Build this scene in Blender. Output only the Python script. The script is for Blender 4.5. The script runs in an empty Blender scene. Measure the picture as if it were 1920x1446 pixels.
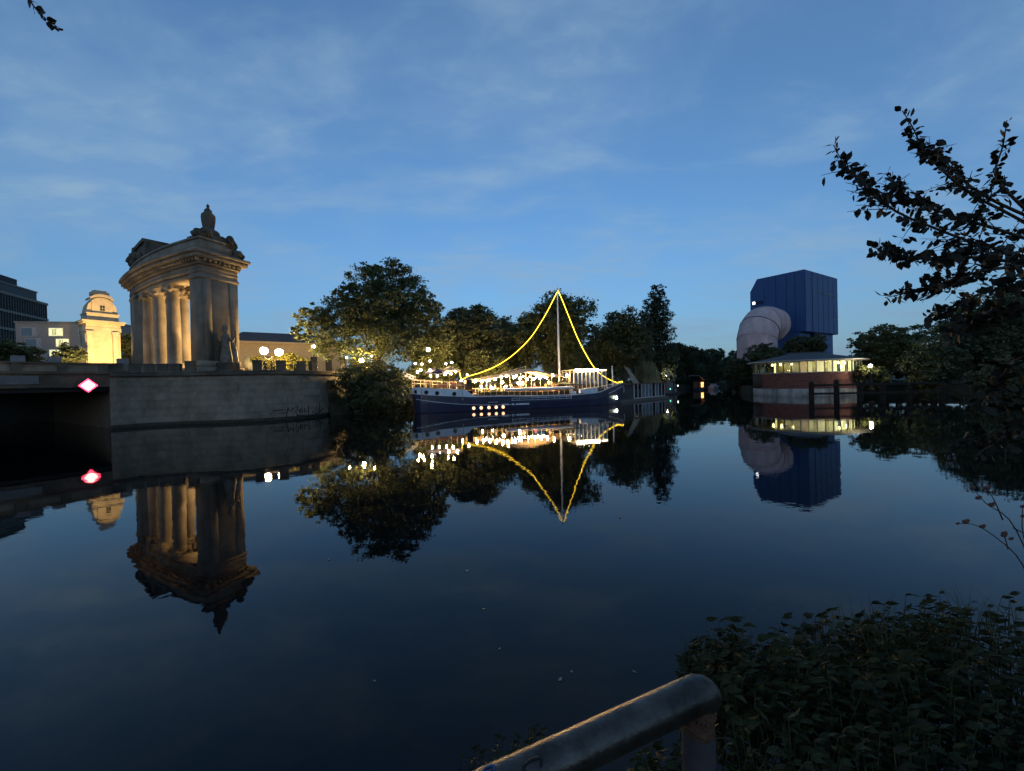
import bpy, bmesh, math, random
import numpy as np
from mathutils import Vector, Matrix
R_ = math.radians
sc = bpy.context.scene
COL = sc.collection

# ------------------------------------------------------------------ camera
FPX = 750.0                      # focal length in pixels of a 1920 wide frame
ROLL, PITCH = R_(1.4), R_(0.38)
CAMZ = 3.5
_X, _Y, _Z = np.eye(3)
_F = math.cos(PITCH) * _Y - math.sin(PITCH) * _Z
_U0 = math.cos(PITCH) * _Z + math.sin(PITCH) * _Y
_R = math.cos(ROLL) * _X - math.sin(ROLL) * _U0
_U = math.sin(ROLL) * _X + math.cos(ROLL) * _U0
_C = np.array([0, 0, CAMZ])
cam_d = bpy.data.cameras.new('camera'); cam = bpy.data.objects.new('camera', cam_d); COL.objects.link(cam)
cam_d.sensor_width = 36.0; cam_d.lens = 36.0 * FPX / 1920.0
cam_d.clip_start = 0.02; cam_d.clip_end = 6000
m = Matrix.Identity(4)
for i in range(3):
    m[i][0], m[i][1], m[i][2], m[i][3] = _R[i], _U[i], -_F[i], _C[i]
cam.matrix_world = m
sc.camera = cam

# ------------------------------------------------------------------ sky, sun, exposure
w = bpy.data.worlds.new('World'); sc.world = w; w.use_nodes = True
nt = w.node_tree; N = nt.nodes; L = nt.links
bg = N['Background']; bg.inputs['Strength'].default_value = 0.10
sky = N.new('ShaderNodeTexSky'); sky.sky_type = 'NISHITA'; sky.sun_disc = False
sky.sun_elevation = R_(6.0); sky.sun_rotation = R_(180); sky.ozone_density = 4.2
sky.dust_density = 0.4; sky.air_density = 1.0
tc = N.new('ShaderNodeTexCoord')
sep = N.new('ShaderNodeSeparateXYZ'); L.new(tc.outputs['Generated'], sep.inputs[0])
def wm(op, a, b):
    n = N.new('ShaderNodeMath'); n.operation = op
    for i, v in enumerate((a, b)):
        if isinstance(v, (int, float)): n.inputs[i].default_value = v
        else: L.new(v, n.inputs[i])
    return n.outputs[0]
zc = wm('ADD', wm('MAXIMUM', sep.outputs[2], 0.0), 0.13)
cmb = N.new('ShaderNodeCombineXYZ')
L.new(wm('DIVIDE', sep.outputs[0], zc), cmb.inputs[0]); L.new(wm('DIVIDE', sep.outputs[1], zc), cmb.inputs[1])
def cloud(scale, rot, sx, sy, det, lo, hi, off):
    mp = N.new('ShaderNodeMapping'); mp.inputs['Rotation'].default_value = (0, 0, R_(rot))
    mp.inputs['Scale'].default_value = (sx, sy, 1); mp.inputs['Location'].default_value = off
    L.new(cmb.outputs[0], mp.inputs[0])
    nz = N.new('ShaderNodeTexNoise'); nz.inputs['Scale'].default_value = scale; nz.inputs['Detail'].default_value = det
    nz.inputs['Roughness'].default_value = 0.56; nz.inputs['Distortion'].default_value = 0.35
    L.new(mp.outputs[0], nz.inputs['Vector'])
    mr = N.new('ShaderNodeMapRange'); mr.interpolation_type = 'SMOOTHSTEP'
    mr.inputs['From Min'].default_value = lo; mr.inputs['From Max'].default_value = hi
    L.new(nz.outputs[0], mr.inputs['Value'])
    return mr.outputs[0]
c1 = cloud(1.35, -18, 0.75, 1.0, 9, 0.40, 0.68, (3.1, 1.7, 0))     # broad veils
c2 = cloud(2.6, 28, 0.5, 1.2, 9, 0.47, 0.80, (2.3, 3.2, 0))    # thin streaks
c3 = cloud(6.0, 20, 0.7, 1.15, 5, 0.40, 0.72, (1.3, 0.2, 0))     # fine mottling inside the veils
c13 = wm('MULTIPLY', c1, wm('ADD', 0.55, wm('MULTIPLY', c3, 0.75)))
cl = wm('MULTIPLY', wm('ADD', wm('MULTIPLY', c13, 0.62), wm('MULTIPLY', c2, 0.65)), 0.8)
cl = wm('ADD', wm('MULTIPLY', cl, 0.88), 0.12)                   # thin veil over the whole sky
cm = N.new('ShaderNodeMixRGB'); cm.blend_type = 'MIX'
L.new(cl, cm.inputs[0]); L.new(sky.outputs[0], cm.inputs[1]); cm.inputs[2].default_value = (1.20, 1.82, 2.46, 1)
# the dusk sky is greyer and a little dimmer towards the horizon haze
hz = N.new('ShaderNodeMixRGB'); hz.inputs[2].default_value = (0.62, 1.02, 1.58, 1)
L.new(wm('MULTIPLY', wm('POWER', 2.71828, wm('MULTIPLY', wm('MAXIMUM', sep.outputs[2], 0.0), -5.0)), 0.93), hz.inputs[0])
L.new(cm.outputs[0], hz.inputs[1]); L.new(hz.outputs[0], bg.inputs['Color'])
sun_d = bpy.data.lights.new('sun', 'SUN'); sun = bpy.data.objects.new('sun', sun_d); COL.objects.link(sun)
sun_d.energy = 0.03; sun_d.angle = R_(20); sun_d.color = (1.0, 0.86, 0.74)
sun.rotation_euler = (R_(84), 0, 0)        # low behind the camera, already set
vs = sc.view_settings
vs.view_transform = 'Standard'; vs.look = 'None'; vs.gamma = 1.0; vs.use_curve_mapping = False
vs.exposure = 1.37
cy = sc.cycles
cy.use_denoising = True
try: cy.denoiser = 'OPENIMAGEDENOISE'
except Exception: pass
cy.use_adaptive_sampling = True; cy.adaptive_threshold = 0.03
cy.max_bounces = 4; cy.diffuse_bounces = 2; cy.glossy_bounces = 3; cy.transmission_bounces = 4; cy.transparent_max_bounces = 8
cy.sample_clamp_indirect = 4.0
cy.caustics_reflective = False; cy.caustics_refractive = False
cy.use_light_tree = True

# ------------------------------------------------------------------ helpers
def ray(x, y): return _F + (x - 960) / FPX * _R - (y - 723) / FPX * _U
def at(x, y, D):
    d = ray(x, y); return _C + d * (D / d[1])
def ground_at(x, y, z=0.0):
    d = ray(x, y); return _C + d * ((z - CAMZ) / d[2])

MATS = {}
def M(name, col, rough=0.75, var=0.18, scale=2.0, bump=0.0, metal=0.0, spec=0.3, streak=None, coat=0.0):
    if name in MATS: return MATS[name]
    mt = bpy.data.materials.new(name); mt.use_nodes = True
    n = mt.node_tree.nodes; l = mt.node_tree.links
    b = n['Principled BSDF']; b.inputs['Roughness'].default_value = rough; b.inputs['Metallic'].default_value = metal
    b.inputs['Specular IOR Level'].default_value = spec
    if coat: b.inputs['Coat Weight'].default_value = coat
    t = n.new('ShaderNodeTexCoord'); nz = n.new('ShaderNodeTexNoise')
    nz.inputs['Scale'].default_value = scale; nz.inputs['Detail'].default_value = 6; nz.inputs['Roughness'].default_value = 0.62
    src = t.outputs['Object']
    if streak:
        mp = n.new('ShaderNodeMapping'); mp.inputs['Scale'].default_value = streak; l.new(src, mp.inputs[0]); src = mp.outputs[0]
    l.new(src, nz.inputs['Vector'])
    r = n.new('ShaderNodeValToRGB')
    lo = [max(0, c * (1 - var)) for c in col]; hi = [min(1, c * (1 + var)) for c in col]
    r.color_ramp.elements[0].color = (*lo, 1); r.color_ramp.elements[0].position = 0.3
    r.color_ramp.elements[1].color = (*hi, 1); r.color_ramp.elements[1].position = 0.72
    l.new(nz.outputs[0], r.inputs[0]); l.new(r.outputs[0], b.inputs['Base Color'])
    if bump:
        bp = n.new('ShaderNodeBump'); bp.inputs['Strength'].default_value = bump; bp.inputs['Distance'].default_value = 0.04
        nz2 = n.new('ShaderNodeTexNoise'); nz2.inputs['Scale'].default_value = scale * 6; nz2.inputs['Detail'].default_value = 4
        l.new(t.outputs['Object'], nz2.inputs['Vector']); l.new(nz2.outputs[0], bp.inputs['Height']); l.new(bp.outputs[0], b.inputs['Normal'])
    MATS[name] = mt; return mt
def E(name, col, strength, var=0.0, scale=2.0, base=(0.8, 0.8, 0.8)):
    if name in MATS: return MATS[name]
    mt = bpy.data.materials.new(name); mt.use_nodes = True
    n = mt.node_tree.nodes; l = mt.node_tree.links; b = n['Principled BSDF']
    b.inputs['Base Color'].default_value = (*base, 1); b.inputs['Emission Color'].default_value = (*col, 1)
    b.inputs['Emission Strength'].default_value = strength
    if var:
        t = n.new('ShaderNodeTexCoord'); nz = n.new('ShaderNodeTexNoise'); nz.inputs['Scale'].default_value = scale; nz.inputs['Detail'].default_value = 3
        l.new(t.outputs['Object'], nz.inputs['Vector'])
        mr = n.new('ShaderNodeMapRange'); mr.inputs['From Min'].default_value = 0.3; mr.inputs['From Max'].default_value = 0.7
        mr.inputs['To Min'].default_value = strength * (1 - var); mr.inputs['To Max'].default_value = strength * (1 + var)
        l.new(nz.outputs[0], mr.inputs['Value']); l.new(mr.outputs[0], b.inputs['Emission Strength'])
    MATS[name] = mt; return mt
def glass(name, tint=(0.9, 0.95, 1.0), gl=0.12):
    if name in MATS: return MATS[name]
    mt = bpy.data.materials.new(name); mt.use_nodes = True
    n = mt.node_tree.nodes; l = mt.node_tree.links; n.clear()
    o = n.new('ShaderNodeOutputMaterial'); mx = n.new('ShaderNodeMixShader'); mx.inputs[0].default_value = gl
    a = n.new('ShaderNodeBsdfTransparent'); a.inputs[0].default_value = (*tint, 1)
    g = n.new('ShaderNodeBsdfGlossy'); g.inputs['Roughness'].default_value = 0.03
    l.new(a.outputs[0], mx.inputs[1]); l.new(g.outputs[0], mx.inputs[2]); l.new(mx.outputs[0], o.inputs[0])
    MATS[name] = mt; return mt

def link(name, mesh, mat=None, parent=None, loc=None):
    o = bpy.data.objects.new(name, mesh); COL.objects.link(o)
    if parent is not None: o.parent = parent
    if mat is not None and len(mesh.materials) == 0: mesh.materials.append(mat)
    if loc is not None: o.location = loc
    return o
def np_mesh(name, V, Fc, smooth=False):
    """V (n,3) floats, Fc (m,k) ints: one mesh of equal sided faces"""
    me = bpy.data.meshes.new(name); V = np.asarray(V, dtype=np.float32); Fc = np.asarray(Fc, dtype=np.int32)
    k = Fc.shape[1]
    me.vertices.add(len(V)); me.vertices.foreach_set('co', V.ravel())
    me.loops.add(Fc.size); me.loops.foreach_set('vertex_index', Fc.ravel())
    me.polygons.add(len(Fc)); me.polygons.foreach_set('loop_start', np.arange(len(Fc), dtype=np.int32) * k)
    me.update(calc_edges=True)
    if smooth: me.polygons.foreach_set('use_smooth', np.ones(len(Fc), dtype=bool))
    return me
class MB:
    def __init__(s): s.v = []; s.f = []; s.sm = []
    def add(s, vs, fs, smooth=False):
        b = len(s.v); s.v += [tuple(float(c) for c in p) for p in vs]; s.f += [tuple(b + i for i in f) for f in fs]; s.sm += [smooth] * len(fs); return s
    def box(s, x0, x1, y0, y1, z0, z1):
        vs = [(x, y, z) for z in (z0, z1) for y in (y0, y1) for x in (x0, x1)]
        return s.add(vs, [(0, 2, 3, 1), (4, 5, 7, 6), (0, 1, 5, 4), (2, 6, 7, 3), (0, 4, 6, 2), (1, 3, 7, 5)])
    def hexa(s, lo, hi):                                  # two quads of 4 points, same winding
        n = len(lo)
        return s.add(list(lo) + list(hi), [tuple(range(n))[::-1], tuple(range(n, 2 * n))] + [(i, (i + 1) % n, n + (i + 1) % n, n + i) for i in range(n)])
    def prism(s, poly, z0, z1):
        return s.hexa([(p[0], p[1], z0) for p in poly], [(p[0], p[1], z1) for p in poly])
    def bar(s, p0, p1, wx, wz=None):                       # rectangular bar between two points
        p0, p1 = Vector(p0), Vector(p1); d = (p1 - p0).normalized(); wz = wz or wx
        a = d.cross(Vector((0, 0, 1)))
        if a.length < 1e-4: a = Vector((1, 0, 0))
        a.normalize(); b = a.cross(d)
        q = [a * wx / 2 + b * wz / 2, -a * wx / 2 + b * wz / 2, -a * wx / 2 - b * wz / 2, a * wx / 2 - b * wz / 2]
        return s.hexa([p0 + k for k in q], [p1 + k for k in q])
    def tube(s, pts, rad, n=8, cap=True):
        pts = [Vector(p) for p in pts]
        if not isinstance(rad, (list, tuple)): rad = [rad] * len(pts)
        rings = []; up = Vector((0, 0, 1)); pa = None
        for i, p in enumerate(pts):
            d = (pts[min(i + 1, len(pts) - 1)] - pts[max(i - 1, 0)]).normalized()
            a = (pa - d * pa.dot(d)) if pa is not None else d.cross(up)
            if a.length < 1e-3: a = d.cross(Vector((1, 0, 0)))
            a.normalize(); pa = a; b = d.cross(a)
            rings.append([p + (a * math.cos(t) + b * math.sin(t)) * rad[i] for t in [2 * math.pi * k / n for k in range(n)]])
        vs = [v for r in rings for v in r]; fs = []
        for i in range(len(rings) - 1):
            for k in range(n):
                fs.append((i * n + k, i * n + (k + 1) % n, (i + 1) * n + (k + 1) % n, (i + 1) * n + k))
        s.add(vs, fs, True)
        if cap: s.add(rings[0], [tuple(range(n))[::-1]]); s.add(rings[-1], [tuple(range(n))])
        return s
    def lathe(s, prof, c=(0, 0, 0), n=16, sx=1.0, sy=1.0, rot=0.0):
        vs = []
        for r, z in prof:
            for k in range(n):
                t = rot + 2 * math.pi * k / n; vs.append((c[0] + r * sx * math.cos(t), c[1] + r * sy * math.sin(t), c[2] + z))
        fs = [(i * n + k, i * n + (k + 1) % n, (i + 1) * n + (k + 1) % n, (i + 1) * n + k) for i in range(len(prof) - 1) for k in range(n)]
        s.add(vs, fs, n > 8)
        s.add(vs[:n], [tuple(range(n))[::-1]]); s.add(vs[-n:], [tuple(range(n))]); return s
    def ball(s, c, r, n=10, m_=7, sq=(1, 1, 1)):
        prof = [(math.sin(math.pi * i / m_), -math.cos(math.pi * i / m_)) for i in range(m_ + 1)]
        vs = [(c[0] + r * sq[0] * max(q, .01) * math.cos(2 * math.pi * k / n), c[1] + r * sq[1] * max(q, .01) * math.sin(2 * math.pi * k / n), c[2] + r * sq[2] * z) for q, z in prof for k in range(n)]
        return s.add(vs, [(i * n + k, i * n + (k + 1) % n, (i + 1) * n + (k + 1) % n, (i + 1) * n + k) for i in range(m_) for k in range(n)], True)
    def mesh(s, name):
        me = bpy.data.meshes.new(name); me.from_pydata(s.v, [], s.f); me.polygons.foreach_set('use_smooth', s.sm); me.update(); return me
    def build(s, name, mat, parent=None, bevel=0.0):
        o = link(name, s.mesh(name), mat, parent)
        if bevel:
            b = o.modifiers.new('bevel', 'BEVEL'); b.width = bevel; b.segments = 2; b.limit_method = 'ANGLE'; b.angle_limit = R_(40)
        return o
def tag(o, label=None, cat=None, group=None, kind=None):
    if label: o['label'] = label
    if cat: o['category'] = cat
    if group: o['group'] = group
    if kind: o['kind'] = kind
    return o
def thing(name, label, cat, loc=(0, 0, 0), rz=0.0, group=None):
    o = bpy.data.objects.new(name, None); COL.objects.link(o); o.location = loc; o.rotation_euler = (0, 0, rz)
    o.empty_display_size = 0.3
    return tag(o, label, cat, group)
def struct(o): o['kind'] = 'structure'; return o
def spot(parent, loc, target, power, col, ang=70, size=0.15):
    ld = bpy.data.lights.new('lamp_light', 'SPOT'); ld.energy = power; ld.color = col; ld.spot_size = R_(ang); ld.spot_blend = 0.6; ld.shadow_soft_size = size
    o = bpy.data.objects.new('lamp_light', ld); COL.objects.link(o); o.parent = parent
    o.location = loc; o.rotation_euler = (Vector(target) - Vector(loc)).to_track_quat('-Z', 'Y').to_euler(); return o
def spline(pts, n):
    """Catmull-Rom resample of a polyline"""
    P = np.array(pts, float); P = np.vstack([2 * P[0] - P[1], P, 2 * P[-1] - P[-2]]); out = []
    seg = len(P) - 3
    for t in np.linspace(0, seg, n):
        i = min(int(t), seg - 1); u = t - i; a, b, c, d = P[i:i + 4]
        out.append(0.5 * ((2 * b) + (c - a) * u + (2 * a - 5 * b + 4 * c - d) * u * u + (3 * b - a - 3 * c + d) * u ** 3))
    return np.array(out)

# ------------------------------------------------------------------ materials
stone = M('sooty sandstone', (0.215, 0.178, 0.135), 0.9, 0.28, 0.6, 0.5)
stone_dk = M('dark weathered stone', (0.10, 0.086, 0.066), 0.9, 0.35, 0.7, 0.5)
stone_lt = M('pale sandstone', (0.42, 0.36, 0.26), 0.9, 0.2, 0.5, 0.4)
quay = M('quay masonry', (0.20, 0.172, 0.13), 0.92, 0.25, 0.5, 0.6, streak=(1, 1, 1.5))
quay2 = M('quay masonry pale', (0.22, 0.19, 0.145), 0.92, 0.3, 0.8, 0.6)
mortar = M('dark mortar', (0.15, 0.13, 0.10), 0.95, 0.2)
asphalt = M('asphalt', (0.05, 0.05, 0.05), 0.9, 0.2, 1.0)
earth = M('dark bank soil', (0.035, 0.035, 0.022), 0.95, 0.4, 1.5, 0.8)
white_p = M('white paint', (0.62, 0.66, 0.72), 0.45, 0.10, 1.2)
navy = M('navy hull paint', (0.030, 0.032, 0.066), 0.32, 0.3, 0.8, spec=0.5)
black_m = M('black iron', (0.015, 0.015, 0.016), 0.6, 0.2)
wood = M('brown varnished wood', (0.14, 0.075, 0.04), 0.55, 0.3, 3.0, streak=(1, 6, 6))
wood_dk = M('tarred timber', (0.012, 0.011, 0.010), 0.85, 0.4, 2.0, 0.4)
cream = M('cream painted steel', (0.62, 0.55, 0.42), 0.5, 0.1)
canvas_m = M('beige awning canvas', (0.46, 0.36, 0.26), 0.9, 0.12, 1.0)
brick_m = M('red brick', (0.17, 0.07, 0.055), 0.85, 0.25, 1.5, 0.4)
concrete = M('stained concrete', (0.30, 0.30, 0.28), 0.9, 0.4, 0.9, 0.4, streak=(1, 1, 0.35))
slate = M('slate roofing', (0.045, 0.05, 0.055), 0.7, 0.25, 1.0)
bark = M('bark', (0.05, 0.04, 0.03), 0.95, 0.3, 4.0, 0.7)
def leafmat(name, col, var=0.45, scale=0.5, tr=0.25):
    mt = M(name, col, 0.6, var, scale, spec=0.2)
    n = mt.node_tree.nodes; l = mt.node_tree.links
    o = n['Material Output']; b = n['Principled BSDF']; tl = n.new('ShaderNodeBsdfTranslucent'); mx = n.new('ShaderNodeMixShader'); mx.inputs[0].default_value = tr
    rp = [q for q in n if q.type == 'VALTORGB'][0]; l.new(rp.outputs[0], tl.inputs[0])
    l.new(b.outputs[0], mx.inputs[1]); l.new(tl.outputs[0], mx.inputs[2]); l.new(mx.outputs[0], o.inputs[0]); return mt
lf_lime = leafmat('lime tree leaf', (0.098, 0.116, 0.05), .35)
lf_dark = leafmat('dark tree leaf', (0.076, 0.094, 0.05), .35)
lf_pop = leafmat('poplar leaf', (0.06, 0.068, 0.04))
lf_wil = leafmat('willow leaf', (0.2, 0.21, 0.13))
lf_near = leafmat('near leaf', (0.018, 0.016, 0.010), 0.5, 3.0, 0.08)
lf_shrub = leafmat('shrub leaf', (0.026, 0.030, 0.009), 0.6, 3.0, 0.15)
bulb_m = E('warm bulb', (1.0, 0.64, 0.27), 190)
bulb_s = E('small warm bulb', (1.0, 0.64, 0.27), 240)
lamp_m = E('street lamp globe', (1.0, 0.64, 0.24), 330)
lamp_w = E('cool street lamp', (1.0, 0.82, 0.52), 200)
rope_m = E('yellow rope light', (1.0, 0.60, 0.03), 2.4, base=(0.6, 0.4, 0.05))
port_m = E('lit porthole', (1.0, 0.50, 0.22), 1.1, 0.25, 3.0)
bar_m = E('bar light tube', (1.0, 0.80, 0.48), 30)

# ------------------------------------------------------------------ water and land
def water():
    S = 3000
    me = np_mesh('water', [(-S, -400, 0), (S, -400, 0), (S, S, 0), (-S, S, 0)], [(0, 1, 2, 3)])
    mt = bpy.data.materials.new('canal water'); mt.use_nodes = True
    n = mt.node_tree.nodes; l = mt.node_tree.links; b = n['Principled BSDF']
    b.inputs['Base Color'].default_value = (0.003, 0.004, 0.005, 1); b.inputs['Specular IOR Level'].default_value = 0.43; b.inputs['Roughness'].default_value = 0.012
    b.inputs['IOR'].default_value = 1.333
    t = n.new('ShaderNodeTexCoord')
    def nz(scale, det, sx=1, sy=1):
        mp = n.new('ShaderNodeMapping'); mp.inputs['Scale'].default_value = (sx, sy, 1); l.new(t.outputs['Object'], mp.inputs[0])
        k = n.new('ShaderNodeTexNoise'); k.inputs['Scale'].default_value = scale; k.inputs['Detail'].default_value = det; l.new(mp.outputs[0], k.inputs['Vector']); return k.outputs[0]
    def mul(a, f):
        k = n.new('ShaderNodeMath'); k.operation = 'MULTIPLY'; k.inputs[1].default_value = f; l.new(a, k.inputs[0]); return k.outputs[0]
    def add(a, c):
        k = n.new('ShaderNodeMath'); k.operation = 'ADD'; l.new(a, k.inputs[0]); l.new(c, k.inputs[1]); return k.outputs[0]
    mk = n.new('ShaderNodeMapRange'); mk.interpolation_type = 'SMOOTHSTEP'; mk.inputs['From Min'].default_value = .42; mk.inputs['From Max'].default_value = .66; l.new(nz(0.075, 3, .6, 1), mk.inputs['Value'])
    pm_ = n.new('ShaderNodeMath'); pm_.operation = 'MULTIPLY'; l.new(mk.outputs[0], pm_.inputs[0]); l.new(add(mul(nz(3.0, 2, 1, 1.4), .0016), mul(nz(9.0, 2), .0005)), pm_.inputs[1])
    h = add(add(mul(nz(0.30, 2), 0.0085), add(mul(nz(1.5, 2, 1, 1.3), 0.0013), mul(nz(7.0, 1), 0.00022))), pm_.outputs[0])
    bp = n.new('ShaderNodeBump'); bp.inputs['Strength'].default_value = 1.0; bp.inputs['Distance'].default_value = 1.0
    l.new(h, bp.inputs['Height']); l.new(bp.outputs[0], b.inputs['Normal'])
    return struct(link('water', me, mt))
water()
def land(name, poly, ztop, mat, zbot=-1.5):
    mb = MB(); mb.prism(poly, zbot, ztop); return struct(mb.build(name, mat))
BASTION = spline([(-38.4, 38.2), (-36.8, 40.2), (-34.4, 41.2), (-31.0, 41.55), (-28.5, 42.2), (-26.2, 43.4), (-24.5, 45.2), (-23.4, 47.7), (-22.9, 50.6), (-22.8, 56.0)], 90)[:, :2]
ST = 5.3     # street level on the left
land('street_ground', [(-38.8, 38.9)] + [tuple(p) for p in (BASTION[2:-1] + np.array([-0.35, 0.55]))] + [(-24, 60), (-26, 90), (-60, 300), (-900, 1500), (-1500, 200), (-400, 180), (-58, 51)], ST, asphalt)
land('left_bank', [(-22.6, 49.5), (-14, 55.0), (-6, 58), (14, 66.5), (22, 75), (32, 88), (48, 118), (58, 134), (78, 156), (115, 180), (200, 215), (900, 500), (900, 1400), (-300, 1400), (-60, 300), (-26.2, 90), (-23.2, 60)], 1.5, earth)
land('lock_island', [(49.5, 76), (52, 72), (57, 70), (62, 68), (80, 60), (120, 48), (300, 40), (900, 300), (900, 420), (220, 195), (130, 162), (96, 146), (74, 128), (55, 100), (49.0, 82)], 1.6, earth)
def near_bank():
    rng = np.random.default_rng(3); xs = np.linspace(-90, 120, 211); prof = [(-60, 1.9), (0.75, 1.9), (1.15, 1.75), (1.7, 1.1), (2.4, 0.45), (3.0, -0.1), (3.6, -0.8)]
    V = []; k = len(prof)
    for x in xs:
        e = 0.5 * (1 - math.exp(-max(0, x) / 2.0)) + 0.12 * math.sin(x * 1.7) * (abs(x) > .8)
        for j, (y, z) in enumerate(prof):
            V.append((x, y + (e if j > 1 else 0), z + (rng.normal(0, .04) if 1 < j < 5 else 0)))
    Fq = [(i * k + j, (i + 1) * k + j, (i + 1) * k + j + 1, i * k + j + 1) for i in range(len(xs) - 1) for j in range(k - 1)]
    struct(link('near_bank', np_mesh('near_bank', V, Fq), earth))
near_bank()

# ------------------------------------------------------------------ bridge and quay wall on the left
def stain(mt, scale, strk, lo):
    n = mt.node_tree.nodes; l = mt.node_tree.links; b = n['Principled BSDF']; src = b.inputs['Base Color'].links[0].from_socket
    t = n.new('ShaderNodeNewGeometry'); mp = n.new('ShaderNodeMapping'); mp.inputs['Scale'].default_value = strk; l.new(t.outputs['Position'], mp.inputs[0])
    k = n.new('ShaderNodeTexNoise'); k.inputs['Scale'].default_value = scale; k.inputs['Detail'].default_value = 8; k.inputs['Roughness'].default_value = .65; l.new(mp.outputs[0], k.inputs['Vector'])
    r = n.new('ShaderNodeMapRange'); r.inputs['From Min'].default_value = .38; r.inputs['From Max'].default_value = .6; r.inputs['To Min'].default_value = lo; r.inputs['To Max'].default_value = 1.15; l.new(k.outputs[0], r.inputs['Value'])
    x = n.new('ShaderNodeMixRGB'); x.blend_type = 'MULTIPLY'; x.inputs[0].default_value = 1; l.new(src, x.inputs[1]); l.new(r.outputs[0], x.inputs[2]); l.new(x.outputs[0], b.inputs['Base Color'])
stain(quay, .55, (1, 1, .8), .68); stain(quay2, .55, (1, 1, .35), .6); stain(stone, .4, (1, 1, .3), .75); stain(stone_dk, .5, (1, 1, .4), .6); stain(concrete, .6, (1, 1, .3), .5)
unit = MB(); unit.box(-.5, .5, -.5, .5, -.5, .5)
def unit_mesh(name, mat):
    me = unit.mesh(name); me.materials.append(mat); return me
def piece(name, me, parent, c, size, rz):
    o = bpy.data.objects.new(name, me); COL.objects.link(o); o.parent = parent; o.location = c; o.scale = size; o.rotation_euler = (0, 0, rz); return o
def quay_wall():
    rng = random.Random(5)
    w_ = thing('quay_wall', 'curved grey masonry quay wall with a rounded end, carrying the colonnade', 'wall')
    P = BASTION; T = np.gradient(P, axis=0); T /= np.linalg.norm(T, axis=1)[:, None]; Nn = np.stack([T[:, 1], -T[:, 0]], 1)   # outward (towards the water)
    inn = P - Nn * 0.06; inn2 = P - Nn * 0.75
    V = []; 
    for i in range(len(P)):
        V += [(*inn[i], -1.0), (*inn[i], 5.0), (*inn2[i], 5.0), (*inn2[i], -1.0)]
    Fq = [(i * 4 + j, (i + 1) * 4 + j, (i + 1) * 4 + (j + 1) % 4, i * 4 + (j + 1) % 4) for i in range(len(P) - 1) for j in range(4)] + [(0, 1, 2, 3), tuple(4 * (len(P) - 1) + j for j in (3, 2, 1, 0))]
    link('core', np_mesh('core', V, Fq), mortar, w_)
    # courses of stone blocks
    s = np.r_[0, np.cumsum(np.linalg.norm(np.diff(P, axis=0), axis=1))]; Ltot = s[-1] - 4.5
    ms = [unit_mesh('stone_block', quay), unit_mesh('stone_block', quay), unit_mesh('stone_block', quay2), unit_mesh('stone_block', M('algae covered stone', (.03, .034, .022), .6, .5, 1.2, .5))]
    zc = 0.02; hts = [0.34, 0.74, 0.78, 0.76, 0.74, 0.72, 0.50, 0.40]
    for c, h in enumerate(hts):
        x = -0.0 if c % 2 else -0.5
        while x < Ltot:
            wdt = rng.uniform(1.4, 2.2) if 9 < x < 17 else rng.uniform(.8, 1.1); a, b = max(x, 0), min(x + wdt, Ltot)
            if b - a > .2:
                mid = (a + b) / 2; cx, cy_ = np.interp(mid, s, P[:, 0]), np.interp(mid, s, P[:, 1])
                tx, ty = np.interp(mid, s, T[:, 0]), np.interp(mid, s, T[:, 1]); rz = math.atan2(ty, tx); pr = rng.uniform(-0.006, 0.008)
                me = ms[3] if c == 0 else ms[2] if (mid > Ltot - 7 and rng.random() < .28) or rng.random() < .03 else ms[rng.randint(0, 1)]
                piece('stone_block', me, w_, (cx - ty * (0.05 - pr) * -1 * -1, cy_ + tx * (0.05 - pr), zc + h / 2), (b - a - .008, 0.16, h - .008), rz)
            x += wdt
        zc += h
    # coping: projecting ledge
    def strip(name, o0, o1, z0, z1, mat, i0=0, i1=None):
        i1 = i1 or len(P); V = []; A = P + Nn * o0; B = P + Nn * o1
        for i in range(i0, i1): V += [(*B[i], z0), (*B[i], z1), (*A[i], z1), (*A[i], z0)]
        n = i1 - i0
        Fq = [(i * 4 + j, (i + 1) * 4 + j, (i + 1) * 4 + (j + 1) % 4, i * 4 + (j + 1) % 4) for i in range(n - 1) for j in range(4)] + [(0, 1, 2, 3), tuple(4 * (n - 1) + j for j in (3, 2, 1, 0))]
        return link(name, np_mesh(name, V, Fq), mat, w_)
    strip('coping', -0.7, 0.22, 5.003, 5.32, stone_dk)
    strip('kerb', -0.55, 0.02, 5.322, 5.52, stone_dk)
    # stone posts standing on the coping, a low rail between them
    rail = MB(); prev = None
    pm = MB(); pm.box(-.42, .42, -.24, .24, 0, .95); pm.box(-.46, .46, -.28, .28, .953, 1.08); pme = pm.mesh('post'); pme.materials.append(stone_dk)
    def d_of(px_):
        return s[min(range(0, 70), key=lambda i: abs(ray(px_, 690)[0] / ray(px_, 690)[1] - P[i, 0] / P[i, 1]))]
    for q_ in (206, 222, 252, 282, 304, 325, 352, 482, 527, 568, 600):
        d = d_of(q_)
        cx, cy_ = np.interp(d, s, P[:, 0]), np.interp(d, s, P[:, 1]); tx, ty = np.interp(d, s, T[:, 0]), np.interp(d, s, T[:, 1])
        c = Vector((cx - ty * 0.27, cy_ + tx * 0.27, 5.523)); o = bpy.data.objects.new('post', pme); COL.objects.link(o); o.parent = w_; o.location = c; o.rotation_euler = (0, 0, math.atan2(ty, tx)); o.scale = (1, 1, .74 if q_ < 330 else 1)
        if prev is not None and q_ < 330:
            rail.bar(prev + Vector((0, 0, .38)), c + Vector((0, 0, .38)), 0.22, 0.70)
        elif prev is not None and q_ > 482:
            rail.bar(prev + Vector((0, 0, .62)), c + Vector((0, 0, .62)), 0.05, 0.05)
        prev = c
    rail.build('parapet_panel', stone, w_)
    return w_
quay_wall()
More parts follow.
